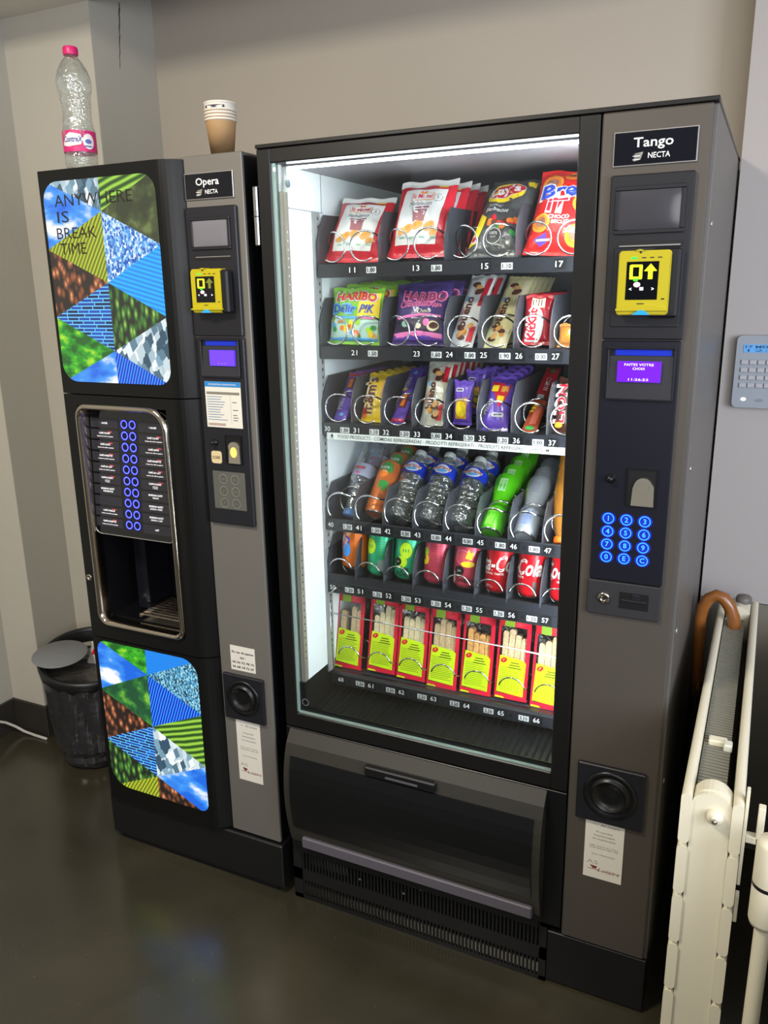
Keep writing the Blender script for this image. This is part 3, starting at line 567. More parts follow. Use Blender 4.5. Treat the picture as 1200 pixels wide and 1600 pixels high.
# door frame
dr = MB(); FR = M('door_frame_black', '#11100f', 0.38, var=0.05, scale=40)
gx0, gx1, gz0, gz1 = 0.033, 0.661, 0.545, 1.7935
dr.box(0.0, gx0, 0.0, 0.034, 0.506, 1.822, FR, 0.002).box(gx1, 0.6975, 0.0, 0.034, 0.506, 1.822, FR, 0.002).box(gx0 - .001, gx1 + .001, 0.0, 0.034, gz1, 1.822, FR, 0.002).box(gx0 - .001, gx1 + .001, 0.0, 0.034, 0.506, gz0, FR, 0.002)
dr.box(-0.001, 0.884, -0.002, 0.03, 1.823, 1.8305, FR, 0.001)
dro = dr.build('glass_door', ta)
MB().box(gx0 - 0.003, gx1 + 0.003, 0.014, 0.018, gz0 - 0.003, gz1 + 0.003, clear_mat('door_glass', (0.96, 0.98, 0.97), 0.10, 0.01)).build('glass_pane', dro)
s = MB(); ED = M('glass_edge', '#8fa59c', .15, metal=.3, var=0.05); s.box(gx0, gx0 + 0.004, 0.004, 0.014, gz0, gz1, ED).box(gx0, gx1, 0.004, 0.014, gz0, gz0 + 0.003, ED).box(gx0, gx0 + 0.006, 0.020, 0.034, gz0, gz1, M('seal_grey', '#9f9d9a', .4, var=.1)); s.build('glass_edge_trim', dro)
s = MB(); RL = M('rail_metal', '#a39d92', .4, metal=.5, var=.05); s.box(0.036, 0.050, 0.020, 0.0345, 0.622, 1.74, RL)
for i in range(56): s.box(0.0495, 0.0505, 0.026, 0.029, 0.68 + i * 0.0178, 0.684 + i * 0.0178, WHT if i > 18 else BPR)
s.lathe([(0.008, 0), (0.008, 0.003), (0, 0.004)], M('lamp_clip', '#5a6a70', .4), 14, T=Matrix.Translation((0.050, 0.036, 1.757)) @ Matrix.Rotation(PI / 2, 4, 'Y'))
s.build('perforated_rail', dro)
s = MB(); s.ring(0.052, 0.572, 0.0075, 0.0095, M('mark_grey', '#6a6a6e', .5, var=0), flatS(0.0118), 0.0002); s.build('ring_mark', cbo)
s = MB(); s.box(-0.012, -0.001, -0.004, 0.03, 1.634, 1.752, STEEL, 0.002).box(-0.0125, -0.0005, -0.0045, 0.0305, 1.6915, 1.6935, BPR); s.build('hinge', ta)
# delivery flap
pf = MB()
def arc_prof(z0, z1, dep, n=12, y0=0.0):
    pts = [(y0, z1)]
    for i in range(1, n): t = i / n; pts.append((y0 - dep * (math.sin(PI * t) ** 0.62) * (1 - 0.28 * t), z1 + (z0 - z1) * t))
    pts.append((y0, z0)); return pts
pf.box(0.0, 0.6975, 0.0, 0.034, 0.160, 0.503, BLK2, 0.001)
pr2 = arc_prof(0.160, 0.500, 0.050)
pf.prism(pr2 + [(0.0, 0.160)], 0.012, 0.655, M('surround_black', '#2b2922', 0.5, var=.06), axis='x', smooth=False)
pfo = pf.build('delivery_surround', ta)
fp = MB(); pr3 = [(y - 0.0035, z) for y, z in pr2 if 0.222 < z < 0.46]; pr3 = pr3 + [(pr3[-1][0] + .004, pr3[-1][1]), (pr3[0][0] + .004, pr3[0][1])]
fp.prism(pr3, 0.030, 0.637, BLK2, axis='x', smooth=False); fpo = fp.build('delivery_flap', pfo)
yy = pr3[0][0]
MB().box(0.235, 0.412, yy - 0.006, yy + 0.01, 0.448, 0.472, DEEP, 0.003).box(0.29, 0.37, yy - 0.0068, yy - 0.005, 0.455, 0.460, M('lock_grey', '#55565c', .4, var=.05)).build('flap_handle', fpo)
MB().box(0.050, 0.640, -0.034, -0.0, 0.188, 0.218, M('bar_grey', '#57535a', 0.45, var=.05), 0.003).box(0.014, 0.652, -0.018, 0.0, 0.160, 0.190, BLK2).build('lower_bar', pfo)
# base grille
gr = MB(); gr.box(0.0, 0.668, 0.012, 0.06, 0.0, 0.158, DEEP); VB = M('vent_bar', '#171717', .4, var=0); VL = M('vent_back', '#b5ae98', .6, var=.4, scale=60)
gr.box(0.0, 0.668, 0.002, 0.012, 0.058, 0.092, VB).box(0.0, 0.668, 0.002, 0.012, 0.148, 0.158, VB).box(0.0, 0.026, 0.002, 0.012, 0.0, 0.158, VB).box(0.652, 0.668, 0.002, 0.012, 0.0, 0.158, VB).box(0.0, 0.668, 0.002, 0.012, 0.0, 0.012, VB)
gr.box(0.03, 0.65, 0.009, 0.0122, 0.013, 0.038, VL).box(0.05, 0.16, 0.009, 0.0122, 0.108, 0.132, M('vent_back2', '#96988c', .6, var=.2))
for i in range(68): x = 0.028 + i * 0.0093; gr.box(x, x + 0.0042, 0.001, 0.010, 0.010, 0.060, VB).box(x, x + 0.0042, 0.001, 0.010, 0.090, 0.150, VB)
for x, z in ((0.195, 0.118), (0.315, 0.118), (0.36, 0.145)): gr.disc(x, z, 0.003, 0.003, SILV, flatS(0.0), 0.0003)
gr.build('base_grille', ta)
MB().box(0.668, 0.883, 0.004, 0.06, 0.005, 0.140, M('kick_black', '#242325'), 0.002).build('kick_plate', ta)
# grey control column
cc = MB().box(0.7005, 0.8765, -0.001, 0.034, 0.146, 1.8215, M('grey_lacquer_dimmed', '#524c45', 0.45, metal=0.3, var=0.04, scale=300), 0.0025).build('control_column', ta)  # same lacquer, darkened to mimic the duller sheen at this angle
badge('Tango', 0.7215, 0.857, 1.734, 1.789, -0.004, cc)
tm = MB().box(0.7215, 0.857, -0.0095, -0.001, 1.4485, 1.7205, MODB, 0.002).build('payment_module', cc)
framed_window(tm, 0.738, 0.838, 1.632, 1.695, -0.010, M('window_dark', '#3c3b3f', 0.22, var=0.05, scale=20))
MB().box(0.740, 0.845, -0.0105, -0.0092, 1.606, 1.613, DEEP).box(0.742, 0.842, -0.0125, -0.0095, 1.6045, 1.6065, SILV).box(0.7335, 0.8485, -0.0115, -0.0095, 1.47, 1.603, MODB, 0.001).build('note_slot', tm)
MB().box(0.800, 0.846, -0.028, -0.0115, 1.486, 1.601, DEEP, 0.004).build('reader_side', tm)
reader(0.746, 0.832, 1.491, 1.597, -0.034, -0.0116, tm, True)
tk = MB().box(0.7215, 0.855, -0.0095, -0.001, 0.9955, 1.4465, M('keypad_black', '#15151f', 0.33, var=0.05), 0.002).build('selection_module', cc)
lcd_hood(tk, 0.736, 0.846, 1.345, 1.432, -0.0097, 0.752, 0.826, 1.375, 1.411, LCDP, [('FAITES VOTRE', 1.4035, 0.0042, 0.050), ('CHOIX', 1.3965, 0.0042, 0.021), ('11:26:53', 1.3775, 0.0042, 0.034)])
knob(0.751, 1.196, -0.0095, 0.009, tk)
coin_slot(tk, 0.782, 0.832, 1.149, 1.216, -0.0098, False)
KB = M('key_blue', (0.02, 0.18, 1.0), 0.4, em=3.0); KG = M('key_glow', (0.004, 0.015, 0.28), 0.4, em=0.8)
S = flatS(-0.0096)
for i, row in enumerate((('1', '2', '3'), ('4', '5', '6'), ('7', '8', '9'), ('0', 'E', 'C'))):
    for j, ch in enumerate(row):
        x = 0.751 + j * 0.033; z = 1.119 - i * 0.0253; k = MB(); k.disc(x, z, 0.0138, 0.0125, KG, S, 0.0004).ring(x, z, 0.0088, 0.0104, KB, S, 0.0010).text(ch, x, z - 0.0045, 0.0095, KB, S, off=0.0010, bold=.02); k.build('key', tk)
tl = MB().box(0.7185, 0.8545, -0.0095, -0.001, 0.924, 0.9935, M('module_grey', '#2c2c2e', 0.42, var=0.05), 0.002).build('lock_module', cc)
MB().lathe([(0.011, 0), (0.011, 0.004), (0.005, 0.005), (0.005, 0.003), (0, 0.003)], CHROME, 20, T=Matrix.Translation((0.7515, -0.0095, 0.960)) @ Matrix.Rotation(PI / 2, 4, 'X')).box(0.747, 0.756, -0.0155, -0.014, 0.959, 0.961, BPR).build('lock', tl)
MB().box(0.780, 0.834, -0.0100, -0.009, 0.943, 0.976, DEEP).box(0.783, 0.831, -0.0125, -0.0095, 0.957, 0.962, MODB, .001).box(0.803, 0.818, -0.0115, -0.0095, 0.962, 0.974, MODB, .001).build('coin_return', tl)
speaker_hatch(cc, 0.7195, 0.855, 0.461, 0.594, -0.001)
notice(cc, 0.7405, 0.8205, 0.318, 0.463, -0.0015)

# ================================================================== TRAYS with spirals
TR_ = M('tray_black', '#383a40', 0.38, var=0.06); TRS = M('tray_strip', '#1c1d22', 0.32, var=0.04); PT = M('price_white', '#c9cccb', .5, var=0.05); NP = M('number_print', '#e6eaec', .5, var=0)
PITCH = 0.0763; TX0 = 0.056
def spiral_mesh(r, turns, pitch, start=0.0, f0=0.45, f1=1.0):
    """wire coil: each turn stays flat at the front, then steps back one pitch"""
    pts = []; N = 28
    for i in range(turns * N + 1):
        t = i / N; a = start - 2 * PI * t; fr = t - math.floor(t); k = math.floor(t)
        q = min(1, max(0, (fr - f0) / (f1 - f0)))
        pts.append((r * math.cos(a), pitch * (k + q * q * (3 - 2 * q)), r * math.sin(a)))
    return pts
def tray(zf, zs, numbers, prices, spirals, dividers, ncol=8, pitch=PITCH, x0=TX0, r=0.0318, zc=0.0335, start=-0.28 * PI, f0=0.55, f1=1.0, wr=0.0021, slope=True, sh=0.030, ramp=0.0, flip=()):
    """zf floor height, zs centre height of the front strip"""
    t = MB(); x1 = x0 + 8 * PITCH
    t.box(x0, x1, 0.142, 0.62, zf - 0.006, zf - 0.002, TR_)
    t.box(x0, x1, 0.136, 0.144, zs - sh / 2, zs + sh / 2, TRS, 0.0015)
    t.add([(x0, 0.136, zs + sh / 2), (x1, 0.136, zs + sh / 2), (x1, 0.155, zf - 0.002), (x0, 0.155, zf - 0.002)], [(0, 1, 2, 3)], TR_)
    if ramp: t.add([(x0, 0.1365, zs + sh / 2), (x1, 0.1365, zs + sh / 2), (x1, 0.140, zf + ramp), (x0, 0.140, zf + ramp), (x1, 0.16, zf + ramp - .004), (x0, 0.16, zf + ramp - .004)], [(0, 1, 2, 3), (3, 2, 4, 5)], TRS)
    o = t.build('vending_tray', ta)
    prof = [(0.140, zs - 0.012), (0.137, zf + 0.045), (0.150, zf + 0.075), (0.174, zf + 0.105), (0.60, zf + 0.115), (0.60, zf - 0.004), (0.150, zf - 0.004)] if slope else [(0.140, zs - .012), (0.140, zf + 0.02), (0.60, zf + 0.02), (0.60, zf - .004)]
    first = None
    for d in dividers:
        x = x0 + d * pitch
        if d == 0: x += 0.001
        m = MB(); m.prism(prof, x - 0.0012, x + 0.0012, TR_, axis='x')
        m.build('divider', o)
    S = flatS(0.1359)
    for cidx, num in numbers:
        xa = x0 + cidx * pitch; m = MB()
        m.rect(xa + 0.003, xa + 0.0275, zs - 0.0105, zs + 0.0105, BLK2, S, 0.0001, 1, 1).text(str(num), xa + 0.0135, zs - 0.0052, 0.0115, NP, S, bold=0.0, w=0.0150, off=0.0008)
        m.build('number_tag', o)
        if num in prices:
            xp = xa + pitch - 0.0165; m = MB()
            m.rect(xp - 0.012, xp + 0.012, zs - 0.0072, zs + 0.0058, PT, S, 0.0004, 1, 1).text(prices[num], xp, zs - 0.0048, 0.0085, BPR, S, bold=0.03, w=0.019, off=0.0009).rect(xp - 0.0008, xp + 0.0004, zs - 0.0072, zs + 0.0058, M('tag_gap', '#777777', .5, var=0), S, 0.001, 1, 1).rect(xa + 0.034, xa + 0.042, zs - 0.004, zs + 0.004, DEEP, S, 0.0004, 1, 1)
            m.build('price_tag', o)
    base = None
    for ks, sx in enumerate(spirals):
        if base is None:
            m = MB(); m.tube(spiral_mesh(r, 7, 0.066, start, f0, f1), wr, STEEL, 6); base = m.build('spiral', o, loc=(0, 0, 0))
            base.data.transform(Matrix.Translation(ORG[ta.name])); s_ = base
        else:
            s_ = base.copy(); C.objects.link(s_); s_.parent = o
        s_.location = Vector((sx, 0.142, zf + zc)) - ORG[ta.name]; s_.scale = (-1 if ks in flip else 1, 1, 1)
    return o
col_c = lambda i: TX0 + (i + 0.5) * PITCH
R1, R2, R3, R4, R5, R6 = 1.600, 1.420, 1.243, 0.985, 0.852, 0.598
tray(R1, 1.5835, [(1, 11), (3, 13), (5, 15), (7, 17)], {11: '1.80', 13: '1.80', 15: '1.10'}, [col_c(i) for i in range(8)], [0, 2, 4, 6, 8], flip=(0, 2, 4, 6))
tray(R2, 1.4045, [(1, 21), (3, 23), (4, 24), (5, 25), (6, 26), (7, 27)], {21: '1.50', 23: '1.60', 24: '1.00', 25: '1.90', 26: '0.80'}, [col_c(i) for i in range(8)], [0, 2, 4, 5, 6, 7, 8], flip=(0, 2))
tray(R3, 1.2275, [(i, 30 + i) for i in range(8)], dict(zip(range(30, 37), ('1.00', '1.10', '1.50', '1.00', '1.20', '1.20', '1.00'))), [col_c(i) for i in range(8)], range(9), sh=0.032)
tray(R4, 0.9925, [(i, 40 + i) for i in range(8)], dict(zip(range(40, 47), ('1.20', '1.50', '0.80', '0.80', '0.80', '1.80', '1.80'))), [col_c(i) for i in range(8)], range(9), start=1.25 * PI, f0=0.44, f1=0.62, zc=0.052, wr=0.0026, r=0.036)
tray(R5, 0.8305, [(i, 50 + i) for i in range(8)], dict(zip(range(50, 57), ('1.20', '1.20', '1.20', '1.20', '1.20', '1.20', '1.20'))), [col_c(i) - 0.004 for i in range(8)], range(9), start=0.93 * PI, f0=0.40, f1=0.6, zc=0.022, r=0.032, wr=0.0023, ramp=0.014)
tray(R6, 0.5815, [(i + 0.17, 60 + i) for i in range(7)], dict(zip(range(60, 66), ('2.50', '3.50', '2.50', '3.50', '2.50', '3.10'))), [0.094 + 0.0848 * i + 0.012 for i in range(7)], [], pitch=0.0848, start=0.93 * PI, f0=0.40, f1=0.6, r=0.031, zc=0.045, slope=False, wr=0.0019, ramp=0.004)
# bright strip with the writing under the third row
m = MB(); S = flatS(0.1348); m.box(0.068, 0.664, 0.135, 0.145, 1.2035, 1.2105 + 0.0085, M('sign_strip', '#d5dad6', .5, var=.03))
m.text('FOOD PRODUCTS - COMIDAS REFRIGERADAS - PRODOTTI REFRIGERATI - PRODUITS REFRIGERES - LEBENSMITTEL', 0.0965, 1.2075, 0.0080, M('strip_ink', '#141616', .6, var=0), S, bold=0.008, w=0.527, shear=0.25, align='l', off=0.0004)
m.patch([(0.080, 1.2165), (0.084, 1.2165), (0.084, 1.2125), (0.087, 1.2125), (0.082, 1.2075), (0.077, 1.2125), (0.080, 1.2125)], BPR, S, 0.0006, 1, 1).rect(0.077, 0.087, 1.2060, 1.2070, BPR, S, 0.0006, 1, 1)
o = m.build('refrigerated_strip', ta); o['label'] = 'white strip with food products lettering'
# wire guard of the sandwich row
gp = [(0.094, 0.13, 0.835), (0.093, 0.105, 0.842), (0.080, 0.10, 0.826), (0.080, 0.10, 0.786), (0.086, 0.10, 0.778), (0.664, 0.10, 0.764)]
MB().tube(gp, 0.0016, STEEL, 6).build('wire_guard', ta)
MB().tube([(0.080, 0.10, 0.782), (0.074, 0.112, 0.70), (0.068, 0.13, 0.60)], 0.0012, STEEL, 6).build('wire_guard', ta)

# ================================================================== PRODUCTS
def film(name, col, rough=0.28, **k): return M(name, col, rough, var=k.pop('var', 0.03), bump=k.pop('bump', 0.25), bscale=k.pop('bscale', 45), coat=0.3, **k)
def ink(name, col, **k): return M('ink_' + name, col, 0.45, var=0.0, **k)
IW = ink('white', '#d9d7d3'); IR = ink('red', '#c8142a'); IB = ink('blue', '#1d3fae'); IK = ink('black', '#161416'); IY = ink('yellow', '#f0d020'); IG = ink('gold', '#d8962c'); IBR = ink('brown', '#5a2a16'); ITAN = ink('tan', '#d8a05c'); IPK = ink('pink', '#e87ab8'); IOR = ink('orange', '#e87820'); ILM = ink('lime', '#a8dc20'); IGR = ink('green', '#2c8c3c'); ISK = ink('skyblue', '#58a8e0'); ICR = ink('cream', '#e8dcb8'); IPU = ink('purple', '#5a3a98')
def pouch(w, h, t, body, seal=None, sealh=0.010, top_w=1.0, puff=0.5, seed=0):
    """pillow bag standing on its lower seam; returns builder and front surface"""
    seal = seal or body; rnd = random.Random(seed); ph = [rnd.uniform(0, 6) for _ in range(6)]; NX, NZ = 22, 32
    def half(u, v):
        e = max(0.0, 1 - abs(u) ** 3.2) ** 0.6; s0, s1 = sealh / h, 1 - sealh / h
        q = 0.0 if v <= s0 or v >= s1 else math.sin(PI * (v - s0) / (s1 - s0)) ** puff
        wr = 1 + 0.07 * math.sin(9 * u + ph[0] + 6 * v) + 0.06 * math.sin(13 * v + ph[1] + 3 * u) + 0.04 * math.sin(21 * (u + v) + ph[2])
        return 0.0008 + t / 2 * e * q * wr
    def width(v): 
        s0 = sealh / h; q = math.sin(PI * min(1, max(0, (v - s0) / (1 - 2 * s0)))) ** 0.5
        return w / 2 * ((1 - v) + v * top_w) * (1 - 0.06 * q)
    def S(x, z, off=0.0):
        v = min(1, max(0, z / h)); u = max(-1, min(1, x / width(v))); return Vector((x, -half(u, v) - off, z + 0.002 * math.sin(7 * u + ph[3]) * (v > 0.9)))
    mb = MB(); vs = []; fs = []; fm = []
    for side in (-1, 1):
        b = len(vs)
        for j in range(NZ + 1):
            v = j / NZ
            for i in range(NX + 1):
                u = -1 + 2 * i / NX; x = u * width(v); p = S(x, v * h); vs.append(Vector((x, p.y if side < 0 else -p.y, p.z)))
        for j in range(NZ):
            for i in range(NX):
                q = b + j * (NX + 1) + i; f = (q, q + 1, q + NX + 2, q + NX + 1); fs.append(f if side < 0 else f[::-1]); fm.append(j)
    js = max(1, round(sealh / h * NZ))
    mb.add(vs, [f for f, j in zip(fs, fm) if js <= j < NZ - js], body, True)
    mb.add(vs, [f for f, j in zip(fs, fm) if j >= NZ - js], seal, True).add(vs, [f for f, j in zip(fs, fm) if j < js], body, True)
    return mb, S
def place(o, x, y, z, lean, roll=0.0, turn=0.0):
    o.location = (x, y, z); o.rotation_euler = (Matrix.Rotation(math.radians(turn), 3, 'Z') @ Matrix.Rotation(math.radians(-lean), 3, 'X') @ Matrix.Rotation(math.radians(roll), 3, 'Y')).to_euler(); return o
GRP = {}
def queue(o, n, step, desc, what, jitter=0.002, dz=0.0, shrink=0):
    """identical packets waiting behind the front one in the same spiral"""
    words = ['directly behind the front one', 'third in line from the glass', 'fourth in line from the glass', 'fifth in line from the glass', 'sixth in line from the glass']
    for i in range(n):
        c = dup(o, loc=(o.location.x + random.uniform(-jitter, jitter), o.location.y + step * (i + 1), o.location.z + dz * (i + 1)), label=f'{desc}, {words[i]}')
# ---- row 1
def madeleine(seed):
    RED_ = film('bag_red', '#c8182c'); SEAL = film('bag_seal_white', '#e4e2dc'); mb, S = pouch(0.142, 0.166, 0.05, RED_, SEAL, 0.014, 0.96, 0.45, seed)
    mb.patch([(-0.052, 0.022), (0.044, 0.022), (0.052, 0.138), (-0.046, 0.140)], IW, S, 0.0013, 9, 10)
    mb.patch(rrect(-0.027, 0.027, 0.110, 0.129, 0.004, 3), IG, S, 0.0018, 3, 2).patch(rrect(-0.0258, 0.0258, 0.1112, 0.1278, 0.004, 3), IW, S, 0.0022, 3, 2).text('St Michel', 0.0, 0.1145, 0.011, IR, S, w=0.047, off=0.0027, bold=.02)
    mb.patch([(-0.007, 0.127), (-0.007, 0.136), (0.0, 0.131), (0.007, 0.136), (0.007, 0.127)], IOR, S, 0.002, 1, 1)
    mb.text('Madeleines', 0.0, 0.0985, 0.0095, ink('grey', '#5a5a62'), S, w=0.054, off=0.0020, shear=.15).rect(-0.02, 0.022, 0.0925, 0.096, ink('mauve', '#8a4a58'), S, 0.0019, 2, 2)
    mb.ring(0.036, 0.116, 0.0085, 0.0094, ink('grey', '#6a6a72'), S, 0.0019).text('5', 0.036, 0.1125, 0.009, ink('grey', '#6a6a72'), S, off=0.0021)
    mb.patch([(-0.013, 0.066), (0.013, 0.066), (0.016, 0.088), (-0.016, 0.088)], ink('jam', '#a06468'), S, 0.0019, 2, 2).rect(-0.017, 0.017, 0.087, 0.091, ink('mauve', '#8a4a58'), S, 0.0018, 2, 2)
    for a, b2, c2 in ((-0.022, 0.052, 0.013), (0.0, 0.058, 0.013), (0.026, 0.056, 0.014), (-0.036, 0.046, 0.010), (0.038, 0.044, 0.010)): mb.disc(a, b2, c2, c2 * .7, ITAN, S, 0.0018, 14, 2, 0.4).disc(a, b2 + .002, c2 * .6, c2 * .35, IG, S, 0.0024, 12, 2, 0.4)
    for i in range(4): mb.rect(-0.04 + i * .024, -0.028 + i * .024, 0.032, 0.036, ink('mint', '#8cb8a0'), S, 0.0020, 1, 1)
    mb.rect(0.030, 0.050, 0.143, 0.147, IY, S, 0.001, 1, 1)
    return mb
o = tag(madeleine(1).build('cake_bag'), 'red and white bag of small cakes in slot 11, top edge tilted', 'snack bag', 'red and white cake bags in the top row'); place(o, 0.127, 0.172, R1, 31, 3, 2)
o = tag(madeleine(2).build('cake_bag'), 'red and white bag of small cakes standing tall in slot 13', 'snack bag', 'red and white cake bags in the top row'); place(o, 0.283, 0.172, R1 + .006, 26, 0, -2); o.scale = (1.0, 1.0, 1.09)
for i in range(3): dup(o, loc=(o.location.x + 0.012 + .004 * i, o.location.y + 0.045 * (i + 1), R1 + .004), label='red and white cake bag behind the one in slot 13, ' + ('second', 'third', 'fourth')[i] + ' from the glass')
DG = film('bag_dark_grey', '#4a4a4a', 0.3, bump=0.5); mb, S = pouch(0.125, 0.205, 0.055, DG, DG, 0.010, 0.85, 0.5, 3)
mb.disc(-0.006, 0.154, 0.042, 0.031, IY, S, 0.0012, 24, 4, 0.15).disc(-0.004, 0.157, 0.040, 0.0215, IW, S, 0.0016, 24, 4, 0.25).disc(-0.004, 0.157, 0.0385, 0.0195, IR, S, 0.0020, 24, 4, 0.25).text("Lay's", -0.005, 0.148, 0.025, IW, S, w=0.064, off=0.0028, rot=0.22, bold=0.04)
mb.text('Saveur', -0.016, 0.112, 0.0085, IW, S, rot=-0.05, off=0.0012).text('Barbecue', -0.010, 0.098, 0.0105, IW, S, w=0.052, rot=-0.05, off=0.0012, bold=.02)
mb.patch([(-0.058, 0.020), (-0.040, 0.026), (-0.028, 0.085), (-0.045, 0.098)], IY, S, 0.001, 3, 3).patch([(0.030, 0.190), (0.05, 0.194), (0.05, 0.176), (0.036, 0.176)], IY, S, 0.001, 1, 2)
for i in range(16): rr = random.Random(i); mb.disc(0.006 + rr.uniform(-.03, .034), 0.062 + rr.uniform(-.016, .018), 0.009, 0.006, (IR, IBR, IOR, IGR)[i % 4], S, 0.0012 + 0.0002 * i / 4, 8, 2, i)
mb.disc(-0.002, 0.040, 0.0165, 0.0165, IW, S, 0.0024).disc(-0.002, 0.040, 0.0150, 0.0150, IK, S, 0.0028).text('100%', -0.002, 0.042, 0.006, IW, S, off=0.0034).text('GOÛT', -0.002, 0.036, 0.003, IW, S, off=0.0034)
mb.disc(-0.046, 0.035, 0.007, 0.009, IW, S, 0.0016).disc(-0.046, 0.035, 0.0045, 0.006, IR, S, 0.002)
o = tag(mb.build('crisp_bag'), 'dark grey bag of barbecue crisps with yellow badge in slot 15', 'crisp bag', 'crisp bags in slot 15'); place(o, 0.452, 0.175, R1, 38, 2, -4)
dup(o, loc=(0.446, 0.245, R1 + .002), label='dark grey crisp bag hidden behind the front one in slot 15')
RB = film('bag_bright_red', '#d81f1c', 0.3); mb, S = pouch(0.150, 0.190, 0.05, RB, RB, 0.010, 0.98, 0.5, 5)
for (x, z, r) in ((-0.040, 0.150, 0.022), (-0.045, 0.060, 0.019), (0.036, 0.104, 0.024), (0.030, 0.036, 0.022), (-0.005, 0.172, 0.014), (0.045, 0.168, 0.016)):
    mb.disc(x, z, r, r, IG, S, 0.0012).disc(x, z, r * .78, r * .78, IOR, S, 0.0016).disc(x, z + .001, r * .55, r * .5, ink('choc', '#8a5a48'), S, 0.002)
mb.text('Bread', 0.004, 0.110, 0.034, IW, S, w=0.128, off=0.0026, bold=0.07, arc=0.006).text('Bread', 0.004, 0.112, 0.030, IB, S, w=0.120, off=0.0034, bold=0.03, arc=0.006)
mb.text('iT', -0.018, 0.082, 0.032, IW, S, w=0.046, off=0.0026, bold=0.08).text('iT', -0.018, 0.084, 0.028, IR, S, w=0.040, off=0.0034, bold=0.03)
mb.text('CHOCO', -0.010, 0.068, 0.008, IW, S, off=0.0016, bold=.03).text('BISCUIT', -0.006, 0.058, 0.007, IW, S, off=0.0016, bold=.03).text('x26', 0.018, 0.040, 0.012, IW, S, off=0.0026, bold=.04)
mb.patch([(-0.056, 0.028), (-0.030, 0.040), (-0.026, 0.022), (-0.040, 0.014)], IPU, S, 0.0012, 2, 2).rect(-0.05, -0.02, 0.024, 0.028, IW, S, 0.0018, 2, 2)
o = tag(mb.build('biscuit_bag'), 'bright red bag of chocolate biscuits at the right end of the top row', 'snack bag', 'red biscuit bags in slot 17'); place(o, 0.592, 0.172, R1, 28, 4, 0)
dup(o, loc=(0.588, 0.235, R1), label='bright red biscuit bag behind the front one in slot 17')
# ---- row 2
GB = film('bag_lime_green', '#86c43a', 0.3); mb, S = pouch(0.136, 0.128, 0.034, GB, GB, 0.008, 0.98, 0.5, 7)
mb.rect(0.010, 0.060, 0.060, 0.116, IY, S, 0.001, 4, 4).text('HARIBO', 0.002, 0.094, 0.021, IW, S, w=0.108, off=0.002, bold=.07, arc=.004).text('HARIBO', 0.002, 0.0955, 0.018, IR, S, w=0.102, off=0.003, bold=.03, arc=.004)
mb.text('Délir', -0.026, 0.068, 0.022, ISK, S, w=0.066, off=0.002, bold=.08).text('Délir', -0.026, 0.070, 0.018, IB, S, w=0.056, off=0.003, bold=.01).text('P!K', 0.032, 0.070, 0.019, IB, S, w=0.034, off=0.003, bold=.02, shear=.2)
mb.rect(-0.062, 0.008, 0.056, 0.062, ISK, S, 0.0016, 2, 3).rect(0.010, 0.052, 0.056, 0.062, IPK, S, 0.0018, 2, 3).rect(-0.062, 0.060, 0.010, 0.055, ink('pale_mint', '#b8d8cc'), S, 0.0012, 4, 4).rect(-0.062, 0.060, 0.008, 0.015, ISK, S, 0.002, 2, 3)
for i in range(22): rr = random.Random(40 + i); mb.disc(rr.uniform(-.055, .054), rr.uniform(.018, .052), rr.uniform(.005, .010), rr.uniform(.004, .007), (IY, IW, IGR, ISK, IOR, ITAN, ILM)[i % 7], S, 0.0018 + .0002 * (i % 5), 10, 2, i)
o = tag(mb.build('sweets_bag'), 'lime green bag of sour sweets at the front of slot 21', 'sweets bag', 'green sweets bags in slot 21'); place(o, 0.128, 0.172, R2, 12, 1, -1)
for i in range(3): dup(o, loc=(0.140 + .012 * i, 0.215 + .045 * i, R2 + 0.008 + .004 * i), label='lime green sweets bag behind the front one in slot 21, ' + ('second', 'third', 'fourth')[i] + ' in line')
PB = film('bag_dark_purple', '#3c2a6a', 0.3); mb, S = pouch(0.132, 0.140, 0.036, PB, PB, 0.008, 1.0, 0.5, 8)
HR = ink('dusk_red', '#7a2848'); mb.text('HARIBO', 0.008, 0.098, 0.022, IPK, S, w=0.104, off=0.002, bold=.06, arc=-.005).text('HARIBO', 0.008, 0.0995, 0.019, HR, S, w=0.098, off=0.003, bold=.03, arc=-.005)
mb.text('Chamallows', 0.000, 0.080, 0.013, IPK, S, w=0.098, off=0.002, bold=.06, arc=.004).text('Chamallows', 0.0, 0.0808, 0.012, HR, S, w=0.094, off=0.003, arc=.004).text('Choco', 0.012, 0.068, 0.009, ICR, S, off=0.003, shear=.3).patch([(-0.055, 0.060), (0.0, 0.068), (0.050, 0.064), (0.05, 0.058), (0.0, 0.062), (-0.05, 0.054)], IPK, S, 0.0014, 2, 2)
mb.rect(-0.055, 0.050, 0.026, 0.056, ink('plum', '#2a1e34'), S, 0.0012, 3, 3).patch([(-0.06, 0.014), (0.055, 0.014), (0.055, 0.024), (0.0, 0.030), (-0.06, 0.024)], IPK, S, 0.0018, 3, 3).rect(-0.06, 0.058, 0.010, 0.020, IPU, S, 0.0024, 2, 3)
mb.disc(-0.032, 0.044, .008, .007, ink('mint', '#8cb8a0'), S, .002).disc(0.034, 0.040, .014, .011, ICR, S, .002).disc(0.036, 0.041, .010, .007, IBR, S, .0026).disc(0.0, .04, .007, .006, ICR, S, .002).disc(0.018, .048, .008, .008, IPK, S, .0022)
o = tag(mb.build('sweets_bag'), 'dark purple bag of chocolate marshmallows at the front of slot 23', 'sweets bag', 'purple sweets bags in slot 23'); place(o, 0.288, 0.172, R2, 18, 0, 0)
for i in range(2): dup(o, loc=(0.298 + .006 * i, 0.218 + .045 * i, R2 + .004), label='dark purple marshmallow bag in slot 23, ' + ('second', 'third')[i] + ' from the glass')
